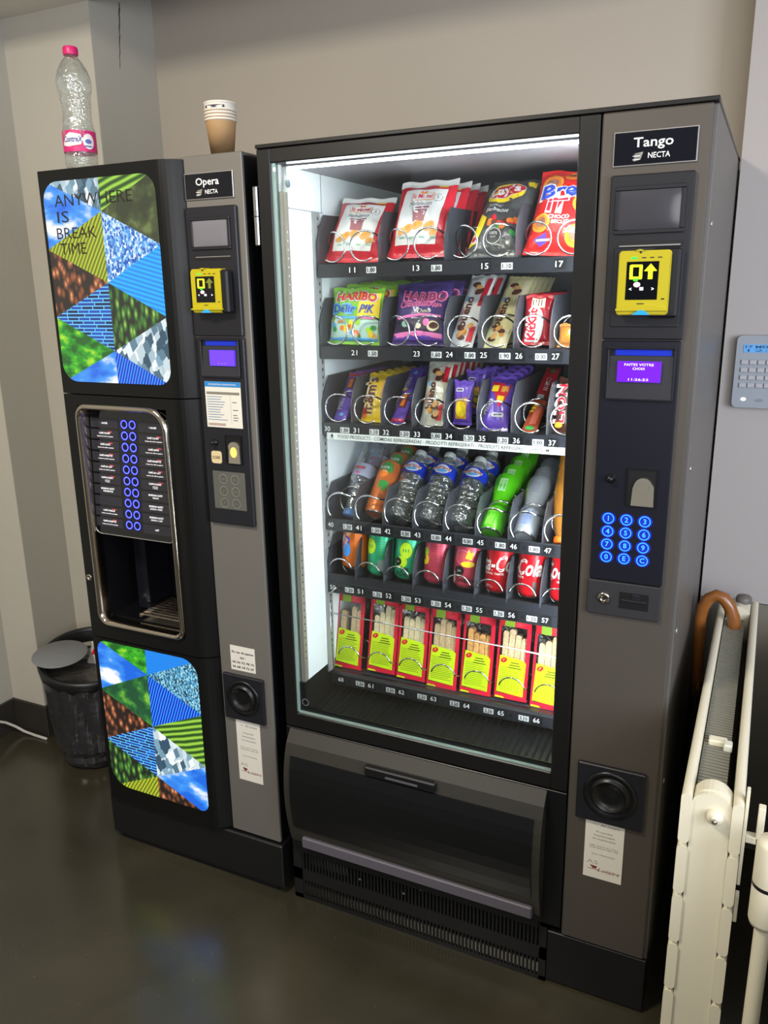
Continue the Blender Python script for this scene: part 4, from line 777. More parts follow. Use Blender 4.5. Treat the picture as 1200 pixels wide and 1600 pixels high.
def bueno(base, seed, word, edge, L=0.185):
    mb, S = pouch(0.058, L, 0.018, base, base, 0.009, 1.05, 0.35, seed)
    mb.patch([(0.012, 0.10), (0.024, 0.10), (0.026, L - .012), (0.014, L - .012)], edge, S, 0.001, 3, 3).patch([(0.010, 0.012), (0.024, 0.012), (0.024, 0.05), (0.013, 0.045)], edge, S, 0.001, 2, 3)
    mb.text(word, -0.001, L * .45, 0.017, IBR, S, w=L * .42, off=0.002, rot=PI / 2, bold=.03).text('kinder', 0.013 - 0.026, L * .42, 0.007, IR, S, w=L * .2, off=0.002, rot=PI / 2)
    for i in range(5): rr = random.Random(seed * 9 + i); mb.disc(rr.uniform(-.012, .012), 0.02 + i * .007, .009, .006, (IBR, ITAN, IG)[i % 3], S, .0014 + .0002 * i, 10, 2, i)
    mb.disc(-0.006, L * .84, .010, .007, IBR, S, .0014).disc(0.002, L * .80, .009, .006, ITAN, S, .0018).disc(.006, L * .74, .012, .008, IBR, S, .0016, 12, 2, .7).rect(-.018, -.010, L * .60, L * .66, ISK, S, .0012, 1, 2).disc(-.006, L * .22, .005, .005, IR, S, .0014)
    return mb
WB = film('wrap_white', '#e2e4e6', 0.25)
o = tag(bueno(WB, 11, 'bueno', IR).build('chocolate_bar'), 'white and red wrapped chocolate bar leaning in slot 24', 'chocolate bar', 'white wafer bars in slot 24'); place(o, 0.386, 0.170, R2 - .002, 36, 2, -6)
dup(o, loc=(0.388, 0.235, R2), label='white and red chocolate bar behind the front one in slot 24')
YB = film('wrap_cream_yellow', '#e4daa4', 0.25); m_ = bueno(YB, 12, 'bueno', ICR, 0.205); o = tag(m_.build('chocolate_bar'), 'cream yellow wrapped white chocolate bar in slot 25', 'chocolate bar', 'cream wafer bars in slot 25')
mm = MB(); place(o, 0.460, 0.170, R2 - .004, 44, 3, -4)
queue(o, 4, 0.045, 'cream yellow wrapped bar in slot 25', 'bar')
KR = film('wrap_deep_red', '#b01428', 0.28); mb, S = pouch(0.060, 0.106, 0.018, KR, KR, 0.007, 1.0, 0.35, 13)
mb.disc(0.0, 0.040, 0.015, 0.036, IW, S, .0012).text('KitKat', -0.002, 0.041, 0.020, IW, S, w=0.070, rot=PI / 2, off=.0018, bold=.05).text('KitKat', -0.001, 0.041, 0.016, IR, S, w=0.064, rot=PI / 2, off=.0024, bold=.04).rect(-0.014, 0.014, 0.076, 0.096, ICR, S, .0012, 2, 2)
for i in range(4): mb.rect(-0.012 + i * .006, -0.010 + i * .006, 0.079, 0.093, IBR, S, .0016, 1, 1)
o = tag(mb.build('chocolate_bar'), 'deep red four finger chocolate bar standing upright in slot 26', 'chocolate bar', 'red finger bars in slot 26'); place(o, 0.549, 0.180, R2 + .004, 16, 0, 0)
for i in range(3): dup(o, loc=(0.552 + .004 * i, 0.235 + .05 * i, R2 + .006), label='deep red chocolate bar in slot 26, ' + ('second', 'third', 'fourth')[i] + ' in line')
TB = film('wrap_tan', '#b87838', .35); mb, S = pouch(0.056, 0.050, 0.02, TB, TB, .006, 1, .5, 14); mb.disc(0, .026, .016, .014, IOR, S, .0012).disc(0.004, .03, .010, .009, ICR, S, .0016)
o = tag(mb.build('snack_packet'), 'small tan and orange snack packet in slot 27 by the door frame', 'snack packet'); place(o, 0.622, 0.185, R2, 20, 0, 0)
# ---- row 3
MP = film('wrap_milk_purple', '#6a4cb8', 0.28); MPD = ink('mid_purple', '#4a348c')
def slim_purple(seed, L, flip):
    mb, S = pouch(0.034, L, 0.012, MP, MP, 0.008, 1.05, 0.3, seed)
    a, b2 = ((L * .62, L * .85), (L * .25, L * .5))[flip]
    mb.rect(-0.008, 0.009, a, b2, IBR, S, .001, 2, 3).rect(-0.006, 0.004, a + .004, b2 - .003, IOR, S, .0014, 2, 3).text('Milka', -0.001, (L * .30, L * .68)[flip], 0.013, IW, S, w=L * .22, rot=PI / 2, off=.0016, shear=.2)
    mb.rect(-0.014, -0.002, (L * .46, L * .55)[flip], (L * .52, L * .60)[flip], IY, S, .0012, 1, 2).disc(0.002, (L * .1, L * .88)[flip], .006, .004, ISK, S, .0012)
    if flip: mb.rect(-0.016, 0.016, .004, .012, IR, S, .0014, 1, 2)
    else: mb.patch([(-0.016, L * .88), (0.016, L * .9), (0.016, L * .95), (-0.016, L * .97)], IR, S, .0014, 1, 2)
    return mb
o = tag(slim_purple(21, 0.140, 0).build('chocolate_bar'), 'slim purple chocolate bar leaning in slot 30', 'chocolate bar', 'slim purple bars in slot 30'); place(o, 0.083, 0.172, R3, 42, 0, 0); queue(o, 4, 0.04, 'slim purple chocolate bar in slot 30', 'bar')
YW = film('wrap_yellow', '#dcb810', 0.28); mb, S = pouch(0.058, 0.120, 0.020, YW, YW, .007, 1.0, .4, 22)
mb.text("m&m's", -0.001, 0.062, 0.030, ICR, S, w=0.094, rot=PI / 2, off=.0014, bold=.06).text("m&m's", 0.0, 0.062, 0.026, IBR, S, w=0.090, rot=PI / 2, off=.002, bold=.03).disc(-0.019, 0.020, .009, .013, IOR, S, .0014).disc(-0.019, 0.023, .006, .008, IR, S, .0018).rect(.014, .024, .06, .10, ITAN, S, .0012, 1, 2).rect(-.026, -.018, .05, .08, ICR, S, .001, 1, 2)
o = tag(mb.build('candy_packet'), 'yellow packet of sugar coated chocolates in slot 31', 'candy packet', 'yellow candy packets in slot 31'); place(o, 0.167, 0.172, R3, 26, 0, -3); queue(o, 4, 0.045, 'yellow candy packet in slot 31', 'packet')
o = tag(slim_purple(23, 0.172, 1).build('chocolate_bar'), 'slim purple chocolate bar with red foot leaning in slot 32', 'chocolate bar', 'slim purple bars in slot 32'); place(o, 0.232, 0.172, R3, 48, 0, 0); dup(o, loc=(0.236, 0.215, R3 + .002), label='slim purple chocolate bar behind the front one in slot 32')
o = tag(bueno(film('wrap_ivory', '#c8c6b8', .28), 24, 'bueno', IR, .150).build('chocolate_bar'), 'ivory and red wafer chocolate bar at the front of slot 33', 'chocolate bar', 'ivory wafer bars in slot 33'); place(o, 0.317, 0.172, R3, 24, 0, -3); queue(o, 5, 0.045, 'ivory and red wafer bar in slot 33', 'bar', dz=.002)
mb, S = pouch(0.046, 0.098, 0.024, MP, MP, .007, 1.05, .4, 25); mb.patch([(-.014, .014), (.012, .014), (.014, .062), (-.012, .058)], IG, S, .0012, 3, 3).disc(0, .036, .012, .018, IY, S, .0018).patch(rrect(-.014, .004, .074, .082, .003, 3), IW, S, .0014, 1, 1).rect(-.012, .002, .076, .080, MPD, S, .0018, 1, 1)
o = tag(mb.build('biscuit_packet'), 'short purple biscuit packet with golden picture in slot 34', 'biscuit packet', 'purple biscuit packets in slot 34'); place(o, 0.389, 0.180, R3 + .004, 6, 0, -4); 
for i in range(3): dup(o, loc=(0.398 + .006 * i, 0.235 + .05 * i, R3 + .022), label='short purple biscuit packet in slot 34, ' + ('second', 'third', 'fourth')[i] + ' in line')
mb, S = pouch(0.066, 0.130, 0.026, MP, MP, .008, .92, .45, 26); mb.patch([(-0.022, .112), (.024, .108), (.018, .070), (.006, .050), (-.010, .085)], IR, S, .0012, 3, 3).rect(-.018, -.002, .088, .104, IY, S, .0018, 2, 2).rect(.004, .02, .088, .102, IG, S, .0018, 2, 2).rect(.0, .014, .062, .078, IY, S, .0018, 2, 2)
mb.text('Milka', -.014, .050, .015, IW, S, w=.038, rot=1.2, off=.002, shear=.2, bold=.02).patch(rrect(-.008, .020, .030, .040, .004, 3), IW, S, .0014, 2, 1).rect(-.004, .016, .033, .037, MPD, S, .002, 1, 1).disc(.014, .115, .018, .008, MPD, S, .0014)
o = tag(mb.build('biscuit_packet'), 'large purple biscuit packet with red and yellow picture in slot 35', 'biscuit packet', 'purple biscuit packets in slot 35'); place(o, 0.465, 0.168, R3 - .004, 30, 0, -3); queue(o, 3, 0.045, 'large purple biscuit packet in slot 35', 'packet', dz=.004)
CB = film('wrap_copper', '#a84a28', .25); mb, S = pouch(0.034, 0.235, 0.016, CB, CB, .008, 1.05, .3, 27)
mb.rect(-.016, .017, .125, .226, IR, S, .001, 3, 4).text('CORNY', -.002, .160, .010, IW, S, w=.052, rot=PI / 2 + 3.1416, off=.0016, bold=.03).rect(-.008, .006, .105, .122, IW, S, .0014, 1, 2).patch([(-.004, .02), (.010, .02), (.012, .085), (-.002, .08)], ink('salmon', '#c86450'), S, .0012, 2, 3)
for i in range(3): mb.disc(-.008 + .003 * i, .062 + .010 * i, .005, .004, IY, S, .0016, 12, 2)
mb.disc(.0, .010, .010, .005, IGR, S, .0014).disc(.004, .215, .007, .006, IGR, S, .0014)
o = tag(mb.build('cereal_bar'), 'copper and red cereal bar leaning far back in slot 36', 'cereal bar'); place(o, 0.543, 0.172, R3 - .002, 60, 0, 0)
DB = film('wrap_dark_brown', '#3a1c14', .3); mb, S = pouch(0.048, 0.120, .018, DB, DB, .007, 1, .4, 28); mb.text('LION', -.004, .062, .022, IW, S, w=.085, rot=PI / 2, off=.0014, bold=.07).text('LION', -.003, .062, .019, IR, S, w=.082, rot=PI / 2, off=.002, bold=.02).disc(-.014, .016, .009, .006, IG, S, .0014)
o = tag(mb.build('chocolate_bar'), 'dark brown chocolate bar with red lettering in slot 37', 'chocolate bar'); place(o, 0.620, 0.172, R3, 20, 0, 0)
# ---- row 4 bottles and cans leaning back
PETW = clear_mat('water_bottle', (.92, .95, .94), .36, .05, .9, 80, milk=.10)
def cylS(R, zoff=0.0, x0=0.0, y0=None):
    f = R if callable(R) else (lambda z: R); y0 = y0 if y0 is not None else f(0.03)
    return lambda x, z, off=0.0: (lambda r, a: Vector((x0 + r * math.sin(a), y0 - r * math.cos(a), z)))(f(z) + off, x / max(f(z), 1e-4))
def prof_r(prof):
    def f(z):
        for (r0, z0), (r1, z1) in zip(prof, prof[1:]):
            if z0 <= z <= z1 and z1 > z0: return r0 + (r1 - r0) * (z - z0) / (z1 - z0)
        return prof[-1][0]
    return f
RB_ = 0.0315
wp = [(0.0, 0.004), (0.020, 0.001), (0.027, 0.004), (0.0305, 0.012)]
for i in range(6): z = 0.020 + i * 0.016; wp += [(0.0315, z), (0.0315, z + 0.006), (0.0290, z + 0.010), (0.0300, z + 0.013)]
wp += [(0.0315, 0.118), (0.0315, 0.124), (0.0308, 0.126), (0.0308, 0.160), (0.0315, 0.162), (0.0300, 0.170), (0.0240, 0.182), (0.0150, 0.192), (0.0125, 0.196), (0.0125, 0.198), (0.0, 0.198)]
def water_bottle():
    mb = MB(); mb.lathe(wp, PETW, 28, (0, RB_, 0), wob=lambda a, z: 0.018 * math.sin(8 * a + 60 * z) if z < 0.115 else 0)
    b2 = mb.build('water_bottle')
    lb = MB(); S = cylS(0.0316, y0=RB_); LB = M('label_blue', '#1a38b8', .35, var=.04)
    lb.lathe([(0.0313, 0.127), (0.0313, 0.159)], LB, 32, (0, RB_, 0)); lb.f = [f for f in lb.f if len(f) == 4]; lb.mi = lb.mi[:len(lb.f)]; lb.sm = lb.sm[:len(lb.f)]
    lb.disc(0.004, 0.143, 0.019, 0.013, IW, S, .0002, 20, 4).disc(0.004, 0.142, 0.014, 0.009, ISK, S, .0005, 20, 3).patch([(-.020, .141), (.026, .141), (.028, .149), (-.022, .149)], ICR, S, .0008, 2, 4).text('CRISTALINE', 0.003, 0.142, .0062, IR, S, w=.043, off=.0012, bold=.02).rect(-.036, -.030, .130, .156, IW, S, .0004, 1, 2)
    lb.build('label', b2)
    MB().lathe([(0.0145, 0.194), (0.0145, 0.207), (0.0135, 0.209), (0, 0.209)], M('cap_white', '#d8dcdc', .4, var=.02), 24, (0, RB_, 0)).build('cap', b2)
    return b2
wb = water_bottle(); tag(wb, 'clear water bottle with blue label leaning in slot 42', 'water bottle', 'water bottles with blue labels'); place(wb, 0.225, 0.160, 1.030, 49, 0, 0)
dup(wb, loc=(0.232, 0.232, 1.034), label='clear water bottle with blue label, second in line in slot 42')
w2 = dup(wb, loc=(0.303, 0.160, 1.030), label='clear water bottle with blue label leaning in slot 43'); dup(w2, loc=(0.309, 0.232, 1.034), label='clear water bottle with blue label, second in line in slot 43')
w2 = dup(wb, loc=(0.380, 0.160, 1.032), label='clear water bottle with blue label leaning in slot 44'); w2.rotation_euler[0] += math.radians(-3)
dup(w2, loc=(0.386, 0.232, 1.036), label='clear water bottle with blue label, second in line in slot 44')
# upside-down bottle, slot 40
ep = [(0.0125, 0.012), (0.0125, 0.016), (0.016, 0.024), (0.0225, 0.050), (0.026, 0.070), (0.0295, 0.090), (0.0305, 0.10), (0.0305, 0.140), (0.0295, 0.146), (0.0315, 0.155), (0.0290, 0.165), (0.0315, 0.175), (0.0290, 0.185), (0.0315, 0.195), (0.029, 0.208), (0.020, 0.214), (0, 0.212)]
BP_ = clear_mat('blue_tinted_bottle', (.74, .82, .92), .30, .04, .5, 70, milk=.08)
def upside(name, mat, capm, labm, txt, ic, R=0.0305):
    b2 = MB().lathe(ep, mat, 28, (0, R, 0)).build(name)
    lb = MB(); lb.lathe([(0.0308, 0.102), (0.0308, 0.138)], labm, 32, (0, R, 0)); lb.f = [f for f in lb.f if len(f) == 4]; lb.mi = lb.mi[:len(lb.f)]; lb.sm = lb.sm[:len(lb.f)]
    S = cylS(0.0311, y0=R); lb.text(txt, -0.004, 0.128, .011, ic, S, w=.034, rot=PI, off=.0006, bold=.02).patch([(-.012, .106), (.006, .106), (.002, .114), (-.004, .110), (-.010, .116)], IPK, S, .0006, 1, 1); lb.build('label', b2)
    MB().lathe([(0, 0), (0.0145, 0.0), (0.0155, 0.002), (0.0155, 0.014), (0.013, 0.016), (0, 0.016)], capm, 24, (0, R, 0)).build('cap', b2); return b2
e = upside('water_bottle', BP_, M('cap_blue', '#5a86c0', .4, var=.03), M('label_clear_pink', '#9aa0b4', .35, var=.1, scale=120), 'evian', IR)
tag(e, 'upside down water bottle with pale blue cap in slot 40', 'water bottle', 'upside down bottles in slot 40'); place(e, 0.094, 0.160, 1.026, 44, 2, 0); dup(e, loc=(0.100, 0.230, 1.036), label='upside down clear bottle behind the front one in slot 40')
AL = M('can_aluminium', '#a8a8aa', .25, metal=.9, var=.03)
def can(prof, paint, name='drink_can', R=0.033):
    h = prof[-1][1]; mb = MB(); mb.lathe(prof, paint, 32, (0, R, 0))
    return mb, cylS(prof_r(prof), y0=R)
def can_ends(o, R, r, h, open_down=True):
    MB().lathe([(0, 0.006), (r * .78, 0.005), (r * .84, 0.0), (r * .92, 0.002), (r * 1.0, 0.006), (r * .985, 0.007), (r * .2, 0.007)], AL, 28, (0, R, 0)).build('can_bottom', o)
    t = MB().lathe([(r * 1.0, h - 0.004), (r * .95, h), (r * .88, h + 0.001), (r * .84, h - 0.003), (0, h - 0.003)], AL, 28, (0, R, 0)); t.box(-0.006, 0.006, R - 0.016, R + 0.006, h - 0.002, h, AL); t.build('can_top', o)
FO = M('can_orange', '#c8682c', .3, metal=.3, var=.04)
mb, S = can([(0.024, 0.004), (0.0265, 0.010), (0.0265, 0.138), (0.024, 0.146)], FO, R=.0265)
mb.disc(0.004, 0.122, 0.017, 0.018, IGR, S, .0003).disc(0.0, 0.106, .012, .011, IOR, S, .0008).text('fuze', -0.002, .120, .010, IW, S, w=.026, off=.001, bold=.02).text('tea', .002, .110, .006, IW, S, off=.001).rect(-.004, .020, .066, .086, IGR, S, .0004, 2, 4).disc(.012, .062, .006, .004, IGR, S, .0004)
for i in range(5): mb.rect(.004, .016, .034 + i * .003, .0355 + i * .003, IBR, S, .0005, 1, 1)
o = mb.build('drink_can'); can_ends(o, .0265, .0245, .147); tag(o, 'tall orange iced tea can leaning in slot 41', 'drink can', 'orange iced tea cans in slot 41'); place(o, 0.168, 0.158, 1.033, 44, 0, 0); queue(o, 2, .060, 'tall orange iced tea can in slot 41', 'can', dz=.008)
hg = [(0.0255, 0.004), (0.0275, 0.010), (0.0275, 0.045), (0.0265, 0.055), (0.0225, 0.085), (0.0225, 0.095), (0.0275, 0.128), (0.0280, 0.158), (0.0260, 0.166)]
LG = M('can_lime', '#5ccc1c', .28, metal=.25, var=.04); mb, S = can(hg, LG, R=.0275)
mb.rect(-.008, .010, .112, .148, ink('pale_lime', '#a8d8a0'), S, .0004, 1, 3)
for i in range(7): mb.rect(-.006, .008, .116 + i * .0042, .1175 + i * .0042, ink('grass', '#3c9a20'), S, .0007, 1, 1)
mb.rect(-.012, .006, .010, .050, ink('pale_lime2', '#8cdc50'), S, .0003, 1, 3)
o = mb.build('drink_can'); can_ends(o, .0275, .0255, .167); tag(o, 'bright green waisted drink can leaning in slot 45', 'drink can', 'green waisted cans in slot 45'); place(o, 0.461, 0.156, 1.024, 54, 0, 0); queue(o, 3, .058, 'bright green waisted can in slot 45', 'can', dz=.010)
SG = M('can_silver', '#a8acb2', .28, metal=.4, var=.04); mb, S = can(hg, SG, R=.0275)
for i in range(9): mb.rect(-.010, .012, .022 + i * .0046, .0245 + i * .0046, ink('can_blue', '#5a74b0'), S, .0005, 1, 2)
for i in range(5): mb.rect(-.006, .010, .118 + i * .006, .120 + i * .006, ink('can_grey', '#7a8088'), S, .0005, 1, 2)
mb.rect(-.024, -.020, .09, .13, ILM, S, .0004, 1, 2)
o = mb.build('drink_can'); can_ends(o, .0275, .0255, .167); tag(o, 'silver waisted drink can leaning in slot 46', 'drink can', 'silver waisted cans in slot 46'); place(o, 0.539, 0.156, 1.024, 54, 0, 0); queue(o, 2, .058, 'silver waisted can in slot 46', 'can', dz=.010)
e = upside('juice_bottle', M('orange_juice', '#96601e', .12, var=.1, coat=.6), M('cap_orange', '#f07010', .4, var=.03), M('label_orange_pale', '#c8a070', .4, var=.15), 'Juice', IOR)
bpy.data.objects.remove([x for x in C.objects if x.parent == e and x.name.startswith('label')][0])
tag(e, 'upside down orange juice bottle with orange cap in slot 47', 'juice bottle'); place(e, 0.618, 0.158, 1.010, 30, 0, 0)
# ---- row 5 upright cans
cp = [(0.026, 0.004), (0.031, 0.009), (0.033, 0.014), (0.033, 0.100), (0.030, 0.108), (0.027, 0.113)]
def soda(paint, deco, x, label, grp, turn=0, z=0.868, y=0.152, lean=8):
    mb, S = can(cp, paint, R=.033); deco(mb, S); o = mb.build('drink_can'); can_ends(o, .033, .0268, .114); tag(o, label, 'drink can', grp); place(o, x, y, z, lean, 0, turn); return o
def d_orange(mb, S):
    mb.patch([(-.030, .050), (-.004, .050), (.000, .080), (-.028, .086)], IB, S, .0004, 3, 3).disc(-.010, .050, .013, .018, ink('can_cyan', '#3a88d8'), S, .0006).text('OASIS', -.013, .062, .018, IW, S, w=.034, rot=1.0, off=.0014, bold=.06).text('OASIS', -.013, .062, .015, IR, S, w=.030, rot=1.0, off=.0018).disc(-.006, .096, .008, .012, ink('pale_orange', '#f0b080'), S, .0005)
def d_green(k):
    def f(mb, S):
        ax = -.016 if k == 0 else .006
        mb.disc(ax, .074, .017, .021, IGR, S, .0004).disc(ax, .074, .0155, .0195, ink('apple', '#b8e020'), S, .0008)
        if k: mb.disc(-.004, .046, .014, .014, ink('apple', '#b8e020'), S, .0005).disc(-.014, .046, .010, .010, IK, S, .001).text('jus', -.014, .044, .005, IW, S, off=.0014).text('Jus', .004, .024, .012, IK, S, off=.001, bold=.02).text('Pomme', .004, .011, .012, IK, S, off=.001, w=.040, bold=.02)
        else:
            for i in range(7): mb.rect(.004, .026, .050 + i * .006, .0512 + i * .006, IGR, S, .0005, 1, 2)
            mb.rect(.006, .028, .016, .042, ink('nutri', '#7a8c84'), S, .0005, 1, 3).text('Goût', -.018, .024, .009, IGR, S, off=.001).text('Goût', .012, .048, .007, IGR, S, off=.001)
        for i in range(3): mb.disc(ax - .006 + .006 * i, .074, .0015, .005, IGR, S, .0012, 8, 1)
    return f
def d_pink(k):
    def f(mb, S):
        if k: mb.disc(-.004, .076, .019, .018, IPK, S, .0003).disc(-.004, .076, .017, .016, ink('rose', '#c84a58'), S, .0006).patch([(.004, .074), (.010, .096), (.016, .086), (.024, .090), (.018, .070)], IY, S, .0012, 1, 1).disc(.010, .060, .016, .007, IY, S, .001).disc(-.010, .044, .0125, .0115, IK, S, .0014).text('jus', -.010, .042, .006, IW, S, off=.0018).rect(-.030, -.022, .014, .042, ink('nutri2', '#a8a0a0'), S, .0005, 1, 2).text('Tropical', .006, .018, .010, IK, S, w=.048, off=.001, bold=.02)
        else:
            mb.disc(-.022, .078, .008, .010, ILM, S, .0005).disc(-.018, .060, .006, .012, IY, S, .0006).disc(-.026, .052, .007, .006, IY, S, .0006)
            for i in range(9): mb.rect(-.006, .018, .044 + i * .006, .0454 + i * .006, ink('deep_rose', '#8a2838'), S, .0005, 1, 2)
            mb.text('JUS', .004, .014, .011, ink('deep_rose', '#8a2838'), S, off=.001)
    return f
def d_cola(dx):
    def f(mb, S):
        mb.text('Coca-Cola', dx,   .054, .036, IW, S, w=.140, off=.0006, shear=.35, bold=.02).text('ORIGINAL TASTE', dx - .002, .0455, .0045, IW, S, w=.06, off=.0006, bold=.02)
        mb.rect(dx - .014, dx + .004, .016, .0172, IW, S, .0005, 1, 1).rect(dx - .014, dx, .0195, .0205, IW, S, .0005, 1, 1)
        if dx < -.02: mb.patch(rrect(.010, .019, .010, .040, .002, 2), M('grey_ink', '#55504c'), S, .0006, 1, 2)
        mb.patch([(dx - .05, .050), (dx + .0, .054), (dx + .05, .060), (dx + .05, .061), (dx, .0555), (dx - .05, .0515)], IW, S, .0005, 1, 2)
    return f
GRC = M('can_green', '#2ca878', .3, metal=.3, var=.04); PKC = M('can_pink', '#c04054', .3, metal=.3, var=.04); RDC = M('can_red', '#c0101c', .28, metal=.3, var=.04); ORC = M('can_orange_bright', '#d0681c', .3, metal=.3, var=.04)
g5 = 'upright drink cans in the fifth row'
soda(ORC, d_orange, 0.107, 'orange soda can with blue and red logo in slot 50', g5, z=.876)
soda(GRC, d_green(0), 0.178, 'green apple drink can showing its small print in slot 51', g5)
soda(GRC, d_green(1), 0.251, 'green apple drink can showing the apple picture in slot 52', g5)
soda(PKC, d_pink(0), 0.328, 'pink fruit drink can showing its small print in slot 53', g5)
soda(PKC, d_pink(1), 0.403, 'pink fruit drink can with fruit picture in slot 54', g5)
soda(RDC, d_cola(-0.010), 0.481, 'red cola can in slot 55, left of two full red cans', g5)
soda(RDC, d_cola(-0.040), 0.557, 'red cola can with grey table in slot 56', g5)
soda(RDC, d_cola(0.020), 0.632, 'red cola can in slot 57 cut off by the door frame', g5)
# ---- row 6 sandwiches
SRED = M('pack_red', '#c01830', .35, var=.04); SLAB = M('pack_lime', '#bcdc10', .45, var=.03); SCL = clear_mat('pack_clear', (.80, .80, .80), .35, .06, .3, 60); SCW = clear_mat('pack_window', (.97, .97, .97), .06, .05); ILG = ink('olive_text', '#5a6a10')
BREAD = M('bread', '#e0d2aa', .8, var=.25, scale=160, bump=.4, bscale=260); BREADG = M('bread_grain', '#cfb48c', .8, var=.45, scale=220, bump=.4, bscale=260)
def sandwich(bread, n, seed, h=0.200, w=0.078):
    rnd = random.Random(seed); d = 0.062; m = MB()
    # red card front frame
    m.box(-w / 2, -w / 2 + .0055, -.001, .001, .003, h, SRED).box(w / 2 - .010, w / 2, -.001, .001, .003, h, SRED).box(-w / 2, w / 2, -.0012, .0012, .0, .013, SRED, .001).box(-w / 2, w / 2, -.001, .001, h - .026, h, SRED)
    m.box(-w / 2, w / 2, 0, d * .3, 0.0, .002, SRED)
    S = flatS(-.0014); m.patch([(-w / 2 + .002, .0015), (-w / 2 + .026, .0015), (-w / 2 + .022, .005), (-w / 2 + .004, .006)], SLAB, S, .0003, 1, 1)
    m.rect(-w / 2 + .014, -w / 2 + .038, h - .026, h - .002, ink('pack_green', '#7a9c28'), S, .0003, 1, 1)
    for i in range(4): m.rect(.002, .002 + rnd.uniform(.008, .022), h - .010 - i * .004, h - .009 - i * .004, ink('pale_red', '#d86a78'), S, .0003, 1, 1)
    o = m.build('sandwich_pack')
    # clear wedge shell
    c = MB(); x = w / 2 - .001
    c.add([(-x, 0.001, .002), (-x, 0.001, h - .002), (-x, d, h - .006), (-x, .018, .002), (x, 0.001, .002), (x, 0.001, h - .002), (x, d, h - .006), (x, .018, .002)], [(0, 1, 2, 3), (4, 7, 6, 5), (3, 2, 6, 7), (1, 5, 6, 2)], SCL)
    c.add([(-x + .006, -.0004, .10), (x - .009, -.0004, .10), (x - .009, -.0004, h - .026), (-x + .006, -.0004, h - .026)], [(0, 1, 2, 3)], SCW); c.build('clear_shell', o)
    l = MB(); lab = [(-w / 2 + .005, .016), (w / 2 - .009, .012), (w / 2 - .007, .092), (w / 2 - .016, .098), (-w / 2 + .008, .104)]; l.prism(lab, -.0022, -.0012, SLAB); S = flatS(-.0022)
    for i in range(13): l.rect(-w / 2 + .010, w / 2 - .014 - rnd.uniform(0, .010), .022 + i * .0045, .0232 + i * .0045, ILG, S, .0002, 1, 1)
    for i in range(3): l.rect(-.004 - .003 * i, .016 + .003 * i, .088 - i * .006, .0905 - i * .006, M('lime_text_dark', '#3c4a0c', .5, var=0), S, .0003, 1, 1)
    l.disc(-w / 2 + .018, .093, .0085, .006, IR, S, .0003, 14, 1, .5).text('F', -w / 2 + .018, .0905, .006, SLAB, S, off=.0006, shear=.4); l.build('label', o)
    bw = (w - .018) / 4
    for i in range(4):
        if n < 4 and i in (1,): continue
        hh = rnd.uniform(.080, .105) - .012 * abs(i - 1.5) * .5; b_ = MB(); xx = -w / 2 + .010 + bw * i
        pz = [(xx + .0004, .07), (xx + bw - .0004, .07), (xx + bw - .0008, .07 + hh - .006 + rnd.uniform(0, .003)), (xx + bw - .004, .07 + hh - .001), (xx + .004, .07 + hh), (xx + .0008, .07 + hh - .005)]
        b_.prism(pz, .003, .022 - .003 * (i % 2), bread); b_.build('bread_slice', o)
    return o
sx = [(.086, .599, BREADG, 3), (.182, .606, BREAD, 4), (.263, .603, BREAD, 4), (.345, .597, BREADG, 4), (.432, .599, BREADG, 4), (.519, .603, BREADG, 4), (.606, .597, BREADG, 4)]
ex = ['brown bread sandwich pack at the left end of the bottom row, slot 60', 'white bread sandwich pack in slot 61, second from the left', 'white bread sandwich pack in slot 62, third from the left', 'grain bread sandwich pack in slot 63, below the pink cans', 'sandwich pack with orange filling in slot 64', 'grain bread sandwich pack in slot 65, below the red cans', 'rightmost sandwich pack in slot 66, cut off by the door frame']
for i, (x, z, bm_, n) in enumerate(sx):
    o = sandwich(bm_ if i != 4 else M('bread_orange', '#cf9a5c', .8, var=.5, scale=120, bump=.4), n, 60 + i); tag(o, ex[i], 'sandwich', 'packed sandwiches in the bottom row'); place(o, x, .168, z, 11, 0, 0)

# ================================================================== THINGS ON AND AROUND THE MACHINES
# clear water bottle on the coffee machine
bt = [(0.0, 0.004), (0.024, 0.0), (0.034, 0.006), (0.0375, 0.018), (0.0375, 0.036), (0.0365, 0.040), (0.0375, 0.044), (0.0375, 0.089), (0.0365, 0.092)]
for i in range(9): z = 0.095 + i * 0.0078; q = 0.0345 - 0.0025 * math.sin(PI * i / 8); bt += [(q + .001, z), (q - .001, z + .004)]
bt += [(0.0355, 0.168), (0.0385, 0.180), (0.0395, 0.190), (0.0385, 0.203), (0.033, 0.220), (0.024, 0.236), (0.016, 0.246), (0.0135, 0.250), (0.0135, 0.256)]
PET = clear_mat('clear_pet', (.88, .92, .91), .22, .05, .6, 90, milk=.04)
bo = MB().lathe(bt, PET, 36, wob=lambda a, z: .022 * math.sin(5 * a + 120 * z) if .085 < z < .165 else 0).build('plastic_bottle')
tag(bo, 'empty clear plastic bottle with pink cap on top of the coffee machine', 'bottle'); bo.location = (-0.535, 0.062, 1.8225)
lb = MB(); lb.lathe([(0.0380, 0.042), (0.0380, 0.088)], M('label_pink', '#c4206a', .4, var=.04), 40); lb.f = [f for f in lb.f if len(f) == 4]; lb.mi = lb.mi[:len(lb.f)]; lb.sm = lb.sm[:len(lb.f)]
a0 = math.radians(38); S = lambda x, z, off=0.0: Vector(((.0384 + off) * math.sin(x / .0382 + a0), -(.0384 + off) * math.cos(x / .0382 + a0), z))
